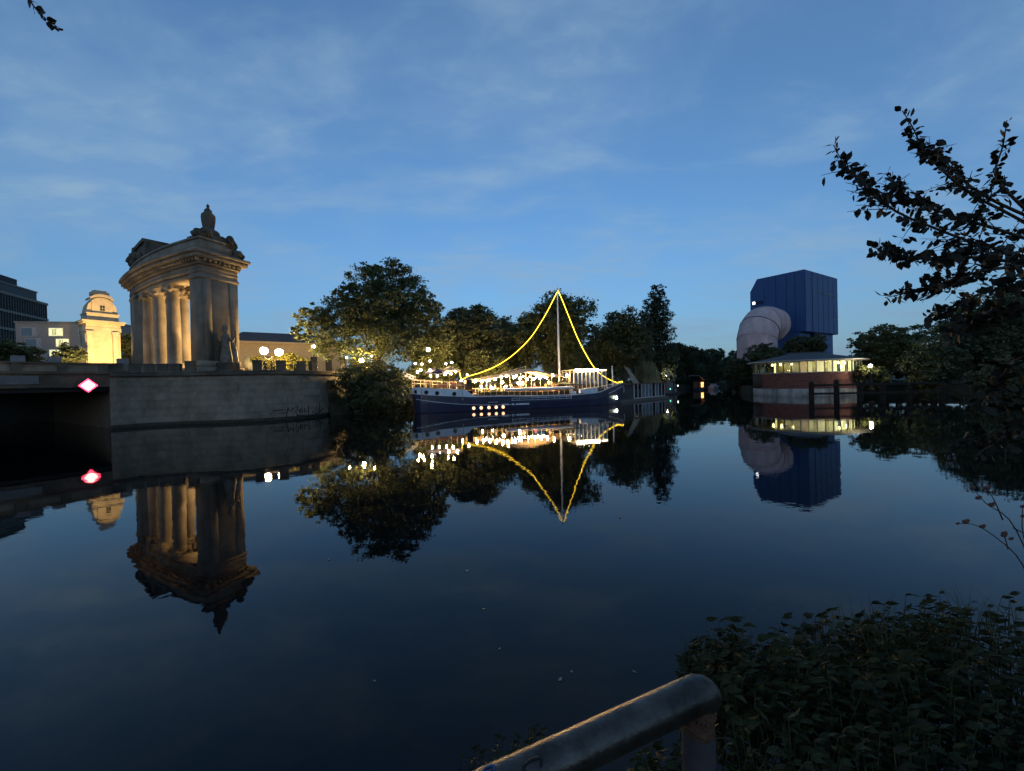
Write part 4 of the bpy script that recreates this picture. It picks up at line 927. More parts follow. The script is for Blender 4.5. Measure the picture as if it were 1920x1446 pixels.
    for sg in (-1, 1):
        for s in np.arange(8.0, 21.2, .8): mb.tube([(s, sg * (B(s) - .2), zh(s) + .0), (s, sg * (B(s) - .2), zh(s) + 1.0)], .022, 5)
        mb.tube([(s, sg * (B(s) - .2), zh(s) + 1.0) for s in np.linspace(8, 21, 12)], .025, 5)
    mb.build('deck_railing', cream, S)
    mb = MB(); mb.tube([(11.4, -2.72, 2.66), (13, -2.74, 2.62), (17, -2.75, 2.60), (19.5, -2.74, 2.64), (21.1, -2.7, 2.66)], [.15, .21, .22, .21, .19], 10); mb.build('rolled_cover', white_p, S)
    # outside walkway ladder hung on the hull
    mb = MB()
    for z in (1.18, 1.45): mb.tube([(12.3, -B(12.3) - .1, z + .06), (16, -B(16) - .1, z), (21, -B(21) - .1, z + .05)], .03, 5)
    for s in (12.4, 13.4, 15.2, 16.0, 17.2, 18.4, 19.2, 20.2, 20.9): mb.tube([(s, -B(s) - .1, 1.15), (s, -B(s) - .1, 1.55)], .028, 5)
    mb.build('side_ladder', white_p, S)
    # tables with white tops on the main deck
    for s, t in ((9.2, -1.3), (11.2, -1.3), (13.4, -1.3), (15.2, -1.4), (17.2, -1.3), (19.2, -1.3), (10.3, .9), (14.2, .9), (18.0, .9)):
        mb = MB(); mb.lathe([(.3, 2.153), (.05, 2.2), (.05, 2.85), (.42, 2.86), (.42, 2.9)], (s, t, 0), 12); mb.build('table', wood, S)
    for s in (8.1, 8.9, 9.7, 10.5, 11.2):
        mb = MB(); y = -B(s) + .32; rp = random.Random(int(s * 10)); mb.box(s - .3, s + .3, y - .12, y + .12, zh(s) + .02, zh(s) + .34); pl_ = mb.build('planter', wood, S); mb = MB()
        for k in range(46):
            x, yy, z = s + rp.uniform(-.33, .33), y + rp.uniform(-.18, .18), zh(s) + rp.uniform(.35, .85); r_ = rp.uniform(.06, .11); a_ = rp.uniform(0, 6.28)
            mb.add([(x - r_ * math.cos(a_), yy - r_ * math.sin(a_), z), (x, yy, z + r_ * .5), (x + r_ * math.cos(a_), yy + r_ * math.sin(a_), z + r_ * .3), (x, yy, z - r_ * .5)], [(0, 1, 2, 3)])
        mb.build('plant', lf_lime, pl_)
    # bar counter
    mb = MB(); mb.box(19.6, 21.1, -.6, .6, 2.153, 3.25); mb.box(19.5, 21.2, -.7, .7, 3.253, 3.32); mb.build('bar_counter', wood, S)
    # glass cabin near the bow
    x0, x1, y0, y1, zb, zt = 21.8, 27.0, -1.85, 1.85, zh(24) + .02, 5.05
    mb = MB(); mb.box(x0 - .1, x1 + .12, y0 - .12, y1 + .12, zt, zt + .1); mb.build('cabin_roof', cream, S)
    mb = MB(); mb.box(x0, x1, y0, y1, zb, 2.45); mb.build('cabin_base', M('cabin base', (.06, .05, .04), .6), S)
    mb = MB()
    for s in np.linspace(x0 + .05, x1 - .05, 9):
        for y in (y0, y1): mb.box(s - .045, s + .045, y - .045, y + .045, 2.453, zt - .003)
    for y in np.linspace(y0, y1, 4)[1:-1]:
        for x in (x0 + .05, x1 - .05): mb.box(x - .045, x + .045, y - .045, y + .045, 2.453, zt - .003)
    for y in (y0, y1): mb.box(x0, x1, y - .04, y + .04, zt - .25, zt - .16)
    mb.build('cabin_frame', cream, S)
    sp = np.linspace(x0 + .05, x1 - .05, 9)
    for i in range(8):
        for y in (y0, y1):
            mb = MB(); mb.box(sp[i] + .05, sp[i + 1] - .05, y - .008, y + .008, 2.46, zt - .26); mb.build('pane', glass('clear pane'), S)
    for a, b_ in ((22.05, 22.95), (23.2, 25.6)):
        mb = MB(); mb.tube([(a, y0 - .2, zt + .0), (b_, y0 - .2, zt + .0)], .12, 8); mb.build('light_tube', bar_m, S)
    mb = MB(); mb.tube([(26.0, y0 - .1, zt - .05), (26.9, y0 - .1, zt - .05)], .05, 8); mb.build('light_tube', E('dim tube', (1, .8, .5), 6), S)
    mb = MB(); mb.box(22.6, 26.2, -.4, .4, 2.453, 3.2); mb.build('cabin_table', wood, S)
    # dark hatch and boiler shapes forward of the awning
    mb = MB(); mb.hexa([(19.4, -2.0, 3.05), (23.4, -2.0, 2.98), (23.4, -1.9, 2.98), (19.4, -.8, 3.05)], [(19.4, -2.0, 3.2), (23.4, -2.0, 3.05), (23.4, -1.9, 3.05), (20.2, -.8, 3.7)]); mb.build('hatch_cover', M('dark green hatch', (.03, .035, .028), .6), S)
    # white lockers on the side deck
    mb = MB(); zl = zh(23.8); mb.hexa([(22.4, -2.62, zl + .125), (25.2, -2.50, zl + .15), (25.2, -2.0, zl + .15), (22.4, -2.0, zl + .125)], [(22.4, -2.62, 2.35), (25.2, -2.50, 2.55), (25.2, -2.0, 2.55), (22.4, -2.0, 2.35)]); lk = mb.build('white_locker', white_p, S, .03)
    mb = MB(); mb.hexa([(23.3, -2.66, 2.42), (25.3, -2.55, 2.562), (25.3, -1.95, 2.562), (23.3, -1.95, 2.42)], [(23.3, -2.66, 2.48), (25.3, -2.55, 2.64), (25.3, -1.95, 2.64), (23.3, -1.95, 2.48)]); mb.build('lid', cream, lk)
    for s, z in ((22.75, 1.85), (24.55, 2.35), (23.9, 1.98), (24.6, 2.05)):
        mb = MB(); mb.ball((s, -2.60 + (s - 22.4) * .043, z), .09, 8, 6, (1, .3, 1)); mb.build('vent_hole', black_m, lk)
    mb = MB(); mb.box(21.0, 21.25, -2.7, -2.45, zh(21) + .125, 2.75); mb.box(21.3, 21.75, -2.66, -2.5, zh(21) + .125, 2.1); mb.build('white_post', white_p, S)
    # masts and rigging
    a = shp(1046, 543, 0); mb = MB(); mb.tube([(20.5, 0, 1.9), (20.5, 0, 10), (20.5, 0, a[2] + .1)], [.17, .14, .07], 12); mt_ = mb.build('mast', white_p, S)
    mb = MB(); mb.ball((20.5, 0, a[2] + .12), .14, 8, 6); mb.build('masthead', white_p, mt_)
    mb = MB(); mb.tube([(29.25, 0, 2.2), (29.15, 0, 5.5)], [.13, .10], 10); mb.ball((29.15, 0, 5.55), .14, 8, 6); mb.build('bow_mast', white_p, S)
    mb = MB(); mb.tube([(27.9, -.6, 2.2), (27.9, -.6, 3.7)], .06, 8); mb.ball((27.9, -.6, 3.75), .11, 8, 6); mb.build('bow_bollard_post', cream, S)
    mb = MB()
    for s in (26.6, 27.1, 27.6): mb.tube([(s, -B(s) + .1, zh(s)), (s, -B(s) + .1, zh(s) + .85)], .025, 5)
    mb.tube([(25.8, -2.3, 2.75), (27.0, -2.0, 2.85), (28.2, -1.55, 3.05)], .025, 5); mb.build('bow_railing', white_p, S)
    mb = MB(); mb.lathe([(.3, 0), (.35, .1), (.35, .5), (.3, .6)], (26.7, -1.2, zh(26.7) + .022), 12); mb.tube([(26.2, -1.5, 2.35), (27.2, -1.5, 2.35)], .22, 10); mb.build('winch', M('rusty winch', (.12, .09, .07), .7), S)
    mb = MB(); mb.tube([(30.9, -.1, 2.7), (31.05, -.12, 2.2), (31.0, -.15, 1.75)], .05, 6); mb.tube([(30.8, -.4, 1.75), (31.0, -.15, 1.65), (31.1, .2, 1.75)], .06, 6); mb.build('anchor', M('grey steel', (.3, .31, .33), .5), S)
    # mooring fittings hanging at the stern
    for s in (.95, 5.9):
        mb = MB(); mb.tube([(s, -B(s) - .04, 3.0 if s < 2 else 2.8), (s, -B(s) - .06, 2.2 if s < 2 else 1.8)], .03, 5); mb.ball((s, -B(s) - .12, 2.0 if s < 2 else 1.6), .13, 8, 6, (.8, .8, 1.3)); mb.build('fender', M('grey fender', (.25, .24, .22), .7), S)
    # door frame at the break of deck
    mb = MB(); mb.box(6.55, 7.25, -2.2, -2.12, 2.72, 3.95); mb.box(6.5, 7.3, -2.25, -2.1, 3.953, 4.05); mb.build('deck_locker', M('dark door', (.05, .032, .02), .5), S)
    return S
ship()
def w2(s, t, z): q = SO + SUx * s + SNx * t; return (q[0], q[1], z)
def rope_light():
    o = thing('rope_light', 'glowing yellow rope light strung from stern over the mast top to the bow', 'light string')
    A = [shp(*q, 0) for q in ((862, 699), (866, 711), (880, 705), (905, 697.5), (935, 684), (965, 663), (995, 633), (1020, 595), (1035, 567), (1046, 545))]
    Bp = [shp(*q, 0) for q in ((1046, 545), (1053, 560), (1065, 590), (1083, 634), (1100, 667), (1114, 689), (1127, 702), (1142, 711.5), (1155, 717), (1160, 717), (1166.5, 715.5), (1167, 721))]
    for pts in (A, Bp):
        P = spline([pts[0]] + pts[1:], 120); mb = MB(); mb.tube([w2(*p) for p in P], .045, 6); mb.build('glowing_tube', rope_m, o)
rope_light()
def string(label, pts, r, mat, ts, sag=.12):
    """a cable with hanging globe bulbs, laid through the bulbs' places on the ship"""
    o = thing('string_lights', label, 'light string', (0, 0, 0), 0, 'strings of bulbs on the ship'); Q = [shp(x, y, t) for (x, y), t in zip(pts, ts)]
    mb = MB(); mb.tube([w2(q[0], q[1], q[2] + r + .1) for q in Q], .015, 5); mb.build('cable', black_m, o)
    bm_ = MB(); bm_.ball((0, 0, 0), r, 12, 8); me = bm_.mesh('bulb'); me.materials.append(mat)
    sm = MB(); sm.tube([(0, 0, r * .8), (0, 0, r + .1)], .035, 6); sme = sm.mesh('socket'); sme.materials.append(black_m)
    for q in Q:
        b = bpy.data.objects.new('bulb', me); COL.objects.link(b); b.parent = o; b.location = w2(*q)
        k = bpy.data.objects.new('socket', sme); COL.objects.link(k); k.parent = b
string('row of globe bulbs along the near edge of the awning', [(891, 715), (904, 715), (916, 713), (928, 711), (940, 707), (950, 705), (963, 708), (975, 710), (988, 711), (1000, 711), (1012, 709), (1024, 708), (1036, 704), (1064, 704)], .15, bulb_m, [-1.9] * 14)
string('added row of small bulbs lighting the awning from its far edge', [(896, 712), (909, 711), (921, 709), (934, 706), (946, 703), (957, 703), (969, 705), (981, 706), (994, 707), (1006, 707), (1018, 706), (1030, 704)], .09, E('added far bulb', (1.0, .62, .25), 300), [1.9] * 12)  # second string, added for more warm light under the awning
string('low bulbs hanging deep under the awning among the guests', [(902, 726), (921, 727), (942, 717), (948, 725), (972, 719)], .17, bulb_m, [.4, .6, .2, -.2, .5])
string('upper bulb row at the stern above the parasols', [(779, 682), (791, 683), (806, 677), (836, 682), (847, 680)], .105, bulb_s, [1.2, 1.2, 1.4, 1.2, 1.2])
string('middle bulb row at the stern over the navy parasol', [(783, 697), (789, 694), (806, 694), (821, 698), (838, 698.5), (854, 697)], .115, bulb_s, [-1.5, -1.4, -1.6, -1.7, -1.6, -1.5])
string('lowest bulb row at the stern above the benches', [(807, 705), (820, 705), (834, 703), (846, 701), (865, 714), (876, 703)], .10, bulb_s, [.6, .6, .6, .6, .3, .2])
GS = 'guests on the ship'
for i, (s, t, z, rz, ps, tp, lb) in enumerate([
        (9.9, -1.25, 2.15, 1.4, 'sit', (.35, .33, .3), 'seated guest in pale shirt at the aftmost table under the awning'),
        (12.0, -1.2, 2.15, 1.5, 'sit', (.05, .05, .07), 'seated guest in dark top behind the rolled white cover, left of the middle pole'),
        (14.2, -1.2, 2.15, -1.5, 'sit', (.4, .1, .08), 'seated guest in orange red top just left of the middle awning pole'),
        (16.1, -1.3, 2.15, 1.5, 'sit', (.5, .06, .08), 'seated guest in bright red top just right of the middle awning pole'),
        (18.2, -1.6, 2.15, .2, 'stand', (.5, .42, .34), 'standing guest in cream clothes near the bar under the awning'),
        (19.0, .3, 2.15, 0, 'stand', (.12, .1, .1), 'standing guest in dark clothes beside the bar counter'),
        (8.6, -1.3, 2.15, -1.4, 'sit', (.08, .16, .1), 'seated guest in green top at the aftmost table, facing the stern'),
        (10.6, -1.35, 2.15, -1.5, 'sit', (.45, .42, .4), 'seated guest in white shirt at the second table from the stern'),
        (12.8, -1.35, 2.15, 1.4, 'sit', (.1, .12, .25), 'seated guest in blue top at the third table from the stern'),
        (17.8, -1.2, 2.15, 1.5, 'sit', (.4, .3, .1), 'seated guest in mustard top left of the cream clothed standing guest'),
        (15.0, .2, 2.15, 2.8, 'stand', (.5, .5, .5), 'standing waiter in white deep under the awning peak'),
        (5.4, -.6, 2.7, .4, 'sit', (.4, .08, .1), 'seated guest in red at the forward end of the stern deck'),
        (24.2, -.9, 2.45, .1, 'stand', (.38, .2, .12), 'standing guest in rust coloured top inside the glass cabin'),
        (25.6, -1.0, 2.45, .5, 'sit', (.5, .48, .45), 'seated guest in white at the right end of the glass cabin')]):
    person(lb, w2(s, t, z), SR + rz, ps, tp, (.05, .05, .07), group=GS)
def gangway():
    o = thing('gangway', 'white lattice gangway sloping from the bank to the ship stern', 'gangway')
    a, b = np.array(w2(*shp(741, 699, .8))), np.array(w2(*shp(776, 713, .8)))
    mb = MB()
    for dy in (0, .9):
        for dz in (0, .45):
            mb.bar(a + np.array([0, dy, dz]), b + np.array([0, dy, dz]), .06)
        for k in range(6):
            p, q = a + (b - a) * k / 6, a + (b - a) * (k + 1) / 6; mb.bar(p + np.array([0, dy, 0]), q + np.array([0, dy, .45]), .04); mb.bar(q + np.array([0, dy, 0]), q + np.array([0, dy, .45]), .04)
    mb.build('side_rails', white_p, o); mb = MB(); mb.bar(a + np.array([0, .45, -.04]), b + np.array([0, .45, -.04]), .8, .05); mb.build('walkway', wood, o)
    mb = MB(); mb.tube([(a[0], a[1] + .45, .8), (a[0], a[1] + .45, a[2])], .08, 6); mb.build('support', black_m, o)
gangway()

# ------------------------------------------------------------------ houseboats and boats beyond the ship
def houseboat():
    a = at(1165, 750, 62); b = at(1248, 745, 73)
    o = thing('houseboat', 'low houseboat with white framed glass walls and flat brown roof beyond the ship bow', 'houseboat', (a[0], a[1], 0), math.atan2(b[1] - a[1], b[0] - a[0]))
    Lh = math.hypot(b[0] - a[0], b[1] - a[1]); zt = 2.75
    mb = MB(); mb.box(-1, Lh + .6, -.4, 3.4, -.3, .42); mb.build('pontoon', M('grey pontoon', (.09, .09, .085), .7), o, .05)
    mb = MB(); mb.box(-.6, Lh + .3, .0, 3.2, zt, zt + .16); mb.build('roof', M('brown roof edge', (.09, .065, .05), .7), o)
    mb = MB(); mb.box(0, Lh, .25, 3.0, .423, zt - .003); mb.build('cabin', M('dim interior', (.045, .045, .05), .7), o)
    fr = M('white window frames', (.36, .38, .4), .6); pn = M('grey curtain pane', (.12, .15, .19), .25, .3, 1.5); pd = M('dark cabin pane', (.02, .022, .025), .1, spec=.7)
    n = 9; xs = np.linspace(Lh * .28, Lh, n + 1)
    mb = MB()
    for x in xs: mb.box(x - .07, x + .07, .1, .247, .45, zt - .003)
    mb.box(xs[0], xs[-1], .12, .24, .426, .55); mb.build('window_frame', fr, o)
    for i in range(n):
        mb = MB(); mb.box(xs[i] + .075, xs[i + 1] - .075, .18, .246, .56, zt - .01); mb.build('pane', pn if i in (2, 3, 4, 6) else pd, o)
    # slanted panel raised on the roof
    p0 = np.array([at(1172, 688, 64), at(1180, 690, 64), at(1199, 719, 65), at(1188, 720, 65)]) - np.array([a[0], a[1], 0])
    rz = -o.rotation_euler[2]; Rm = np.array([[math.cos(rz), -math.sin(rz), 0], [math.sin(rz), math.cos(rz), 0], [0, 0, 1]]); p0 = p0 @ Rm.T
    p0[:, 2] = np.maximum(p0[:, 2], zt + .17)
    mb = MB(); mb.hexa(p0, p0 + np.array([0.05, .12, .02])); mb.build('slanted_panel', M('blue grey panel', (.16, .21, .26), .35), o)
    mb = MB(); mb.bar((xs[2], .8, zt + .163), tuple((p0[0] + p0[1]) / 2 + np.array([0, .1, -.2])), .06); mb.build('panel_strut', black_m, o)
houseboat()
def small_boats():
    # jetty boat with white cone
    a = at(1256, 742, 88)
    o = thing('work_pontoon', 'cluttered pontoon with small white cone and pale shed beyond the houseboat', 'pontoon', (a[0], a[1], 0), R_(55))
    lt = M('faded white', (.3, .31, .31), .7, .2)
    mb = MB(); mb.box(-.5, 9, -.3, 2.6, -.2, .4); mb.build('float', M('dark float', (.04, .04, .042), .8), o)
    mb = MB(); mb.box(.2, 1.0, .1, .8, .403, 2.9); mb.build('pillar', M('pinkish board', (.2, .15, .14), .8), o)
    mb = MB(); mb.lathe([(.42, 4.1), (.3, 4.2), (.1, 5.6), (.03, 6.0)], (.9, .6, 0), 10); mb.tube([(.9, .6, .4), (.9, .6, 4.1)], .08, 6); mb.build('cone', lt, o)
    mb = MB(); mb.box(2.2, 5.2, .5, 2.2, .403, 2.6); mb.build('shed', M('blue grey shed', (.12, .14, .15), .7), o)
    mb = MB(); mb.bar((1.2, .3, 3.1), (6.0, .3, 3.2), .1); mb.bar((6.0, .3, 3.2), (6.4, .3, 4.2), .1); mb.bar((6.2, .3, 4.3), (7.6, .3, 4.2), .3); mb.build('davit', lt, o)
    mb = MB(); mb.bar((6.0, .3, .403), (6.0, .3, 3.1), .09); mb.bar((1.3, .3, .403), (1.3, .3, 3.05), .09); mb.build('davit_post', lt, o)
    r = random.Random(4)
    for k in range(7):
        mb = MB(); x = 5.4 + r.uniform(0, 3); y = r.uniform(0, 2); h = r.uniform(.4, 1.4); mb.lathe([(.2, .403), (.25, .5), (.22, .4 + h), (.1, .45 + h)], (x, y, 0), 8); mb.build('barrel', M('clutter %d' % (k % 3), ((.12, .1, .09), (.2, .2, .2), (.05, .06, .05))[k % 3], .7), o)
    mb = MB(); mb.ball((7.2, -.1, 1.9), .12, 8, 6); mb.build('deck_lamp', E('deck lamp', (1, .95, .8), 4), o); mb = MB(); mb.tube([(7.2, -.1, .4), (7.2, -.1, 1.79)], .03, 5); mb.build('lamp_pole', black_m, o)
    mb = MB(); mb.ball((-.3, -.2, 1.3), .12, 8, 6); mb.build('green_lamp', E('green lamp', (.2, 1, .7), 1.2), o); mb = MB(); mb.tube([(-.3, -.2, .3), (-.3, -.2, 1.19)], .03, 5); mb.build('lamp_pole', black_m, o)
    # boathouse with orange lit cabin
    a = at(1316, 731, 119)
    o = thing('cabin_boat', 'dark covered boat with glowing orange window far up the channel', 'boat', (a[0], a[1], 0), R_(50))
    hullp = [(-3, -.2), (-2.6, 1.8), (3.5, 2.0), (5.5, .9), (3.5, -.3)]
    mb = MB(); mb.prism([(x, y) for x, y in hullp][::-1], -.2, .7); mb.build('hull', M('dark hull', (.03, .03, .034), .5), o)
    mb = MB(); mb.box(-2.6, 2.2, .1, 1.7, .703, 2.5); mb.build('cabin', wood, o)
    mb = MB(); mb.box(-.3, 1.9, .03, .097, .85, 2.3); mb.build('lit_window', E('orange window', (1, .33, .07), 2.4, .5, 1.2), o)
    mb = MB(); mb.box(.75, .85, -.02, .027, .85, 2.3); mb.box(-.3, 1.9, -.015, .022, 1.5, 1.58); mb.build('window_bar', wood, o)
    mb = MB(); mb.hexa([(-4.5, -.5, 4.2), (1.8, -.5, 2.9), (1.8, 2.2, 2.9), (-4.5, 2.2, 4.2)], [(-4.5, -.5, 4.4), (1.8, -.5, 3.1), (1.8, 2.2, 3.1), (-4.5, 2.2, 4.4)]); mb.build('sloping_roof', M('grey sheet roof', (.13, .14, .15), .6), o)
    mb = MB()
    for x, z in ((-4.2, 4.2), (1.6, 2.95)): 
        for y in (-.3, 2): mb.bar((x, y, .0), (x, y, z), .12)
    mb.build('roof_post', wood_dk, o)
    a = at(1338, 729, 123)
    o = thing('motor_boat', 'small pale motor boat moored right of the orange lit boat', 'boat', (a[0], a[1], 0), R_(48))
    mb = MB(); lo = [(-2.6, -.7, -.1), (2.0, -.7, -.1), (3.0, 0, -.1), (2.0, .7, -.1), (-2.6, .7, -.1)]; hi = [(-2.7, -1.0, .9), (2.3, -1.0, 1.0), (3.8, 0, 1.15), (2.3, 1.0, 1.0), (-2.7, 1.0, .9)]; mb.hexa(lo, hi); mb.build('hull', M('pale hull', (.25, .26, .28), .5), o, .05)
    mb = MB(); mb.hexa([(-1.5, -.7, .95), (1.2, -.7, .95), (1.2, .7, .95), (-1.5, .7, .95)], [(-1.3, -.6, 1.7), (.5, -.6, 1.7), (.5, .6, 1.7), (-1.3, .6, 1.7)]); mb.build('cabin', M('pale cabin', (.22, .23, .25), .5), o)
small_boats()

# ------------------------------------------------------------------ rotunda, timber fender, blue building, pink pipe
RC = np.array([54.4, 74.4]); RR = 8.2
def rotunda():
    o = thing('brick_rotunda', 'round brick waterside pavilion with lit ribbon windows and low conical roof', 'building', (RC[0], RC[1], 0))
    def ring(name, r0, r1, z0, z1, mat, n=64, par=o):
        mb = MB(); V = []
        for k in range(n):
            a = 2 * math.pi * k / n; c_, s_ = math.cos(a), math.sin(a); V += [(r1 * c_, r1 * s_, z0), (r1 * c_, r1 * s_, z1), (r0 * c_, r0 * s_, z1), (r0 * c_, r0 * s_, z0)]
        Fq = [(i * 4 + (j + 1) % 4, i * 4 + j, ((i + 1) % n) * 4 + j, ((i + 1) % n) * 4 + (j + 1) % 4) for i in range(n) for j in range(4)]
        return link(name, np_mesh(name, V, Fq), mat, par)
    ring('concrete_base', 0.5, RR + .02, -1, 1.30, concrete)
    dr = ring('brick_drum', RR - .3, RR, 1.303, 3.95, M('brick backing', (.06, .04, .035), .9))
    # bricks on the side that faces the water
    bm1, bm2 = unit_mesh('brick', brick_m), unit_mesh('brick', M('dark brick', (.12, .055, .045), .85, .25, 1.5, .4)); rr = random.Random(2)
    nr = 9; hb = 2.64 / nr; a0, a1 = R_(185), R_(300); nb = 32
    for i in range(nr):
        for k in range(nb):
            a = a0 + (a1 - a0) * (k + (.5 if i % 2 else 0)) / nb; wd = RR * (a1 - a0) / nb - .012
            piece('brick', bm1 if rr.random() < .7 else bm2, dr, (RR * math.cos(a) + .0, RR * math.sin(a), 1.306 + hb * (i + .5)), (wd, .07 + rr.uniform(0, .012), hb - .012), a + math.pi / 2)
    ring('sill', RR - .4, RR + .1, 3.953, 4.12, concrete)
    ring('floor', .1, RR - .42, 3.9, 4.0, concrete, 32)
    ring('inner_wall', 4.2, 4.4, 4.003, 5.93, M('cream interior', (.55, .5, .33), .8, .3, .8), 32)
    ring('ceiling', .2, RR - .1, 5.935, 5.98, M('white ceiling', (.6, .58, .48), .8), 32)
    # panes between mullions; lamps and added glowing panels light the ring shaped room
    n = 44; al = lambda k: 2 * math.pi * k / n
    mm = MB(); mm.box(-.06, .06, -.07, .07, 4.123, 5.9); mme = mm.mesh('mullion'); mme.materials.append(M('grey window bars', (.16, .15, .12), .6))
    pm = MB(); pw = 2 * math.pi * RR / n / 2 - .07; pm.box(-pw, pw, -.01, .01, 4.15, 5.88); pme = pm.mesh('pane'); pme.materials.append(glass('rotunda glass', (.85, .88, .75), .10))
    lit1, lit2, lit3 = E('lit blind', (1.0, .83, .38), .30, .45, 2.5), E('bright blind', (1.0, .9, .52), .75, .35, 1.5), E('warm blind', (1.0, .58, .28), .22, .5, 3.0)
    bl = MB(); bl.box(-pw, pw, -.02, .02, 4.15, 5.88)  # self-glowing panels set behind the glass stand in for the lit interior
    for k in range(n):
        a = al(k); ca, sa = math.cos(a), math.sin(a)
        q = bpy.data.objects.new('mullion', mme); COL.objects.link(q); q.parent = o; q.location = ((RR - .12) * ca, (RR - .12) * sa, 0); q.rotation_euler = (0, 0, a + math.pi / 2)
        a2 = al(k + .5); q = bpy.data.objects.new('pane', pme); COL.objects.link(q); q.parent = o; q.location = ((RR - .12) * math.cos(a2), (RR - .12) * math.sin(a2), 0); q.rotation_euler = (0, 0, a2 + math.pi / 2)
    rr = random.Random(8)
    for k in range(n):
        a2 = al(k + .5); deg = math.degrees(a2) % 360
        if deg < 170 or deg > 335: continue
        r = rr.random()
        mt = (lit2 if r < .75 else None) if deg > 268 else ((lit2 if r < .15 else lit1 if r < .2 else None) if deg < 228 else (lit1 if r < .45 else lit3 if r < .8 else None))
        if mt is None: continue
        q = bpy.data.objects.new('blind', bl.mesh('blind')); q.data.materials.append(mt); COL.objects.link(q); q.parent = o
        dep = 1.0 + rr.uniform(0, 1.2); q.location = ((RR - dep) * math.cos(a2), (RR - dep) * math.sin(a2), 0); q.rotation_euler = (0, 0, a2 + math.pi / 2); q.scale = (rr.uniform(.55, .9), 1, 1)
    for k in range(9):
        a = R_(180 + k * 18); mb = MB(); mb.ball((5.9 * math.cos(a), 5.9 * math.sin(a), 5.6), .16, 8, 6); mb.build('ceiling_lamp', E('room lamp', (1, .84, .45), 13), o)
    mb = MB(); mb.lathe([(RR + .9, 5.985), (RR + .95, 6.02), (RR + .95, 6.16), (RR + .85, 6.2)], (0, 0, 0), 64); mb.build('eaves', M('pale eaves', (.33, .33, .31), .7), o)
    mb = MB(); mb.lathe([(RR + .8, 6.203), (4.0, 7.25), (2.6, 7.6), (2.5, 7.75), (.3, 7.8)], (0, 0, 0), 48); mb.build('roof', slate, o)
rotunda()
def fender():
    o = thing('timber_fender', 'black timber fender of posts and beams standing in the water before the rotunda', 'fender')
    tops = [(1521, 716, 55), (1568, 712, 54.5), (1612, 716, 54), (1655, 722, 53.5), (1705, 724, 53), (1765, 726, 52.5)]
    P = []
    for x, y, D in tops:
        p = at(x, y, D); P.append(p); mb = MB(); mb.lathe([(.33, -1), (.3, p[2] - .25), (.32, p[2] - .2), (.2, p[2])], (p[0], p[1], 0), 10); mb.build('post', wood_dk, o)
    for i in range(len(P) - 1):
        for z in (2.15, 1.0):
            a, b = P[i], P[i + 1]; mb = MB(); mb.bar((a[0], a[1] - .32, z), (b[0], b[1] - .32, z), .22, .26); mb.build('beam', wood_dk, o)
fender()
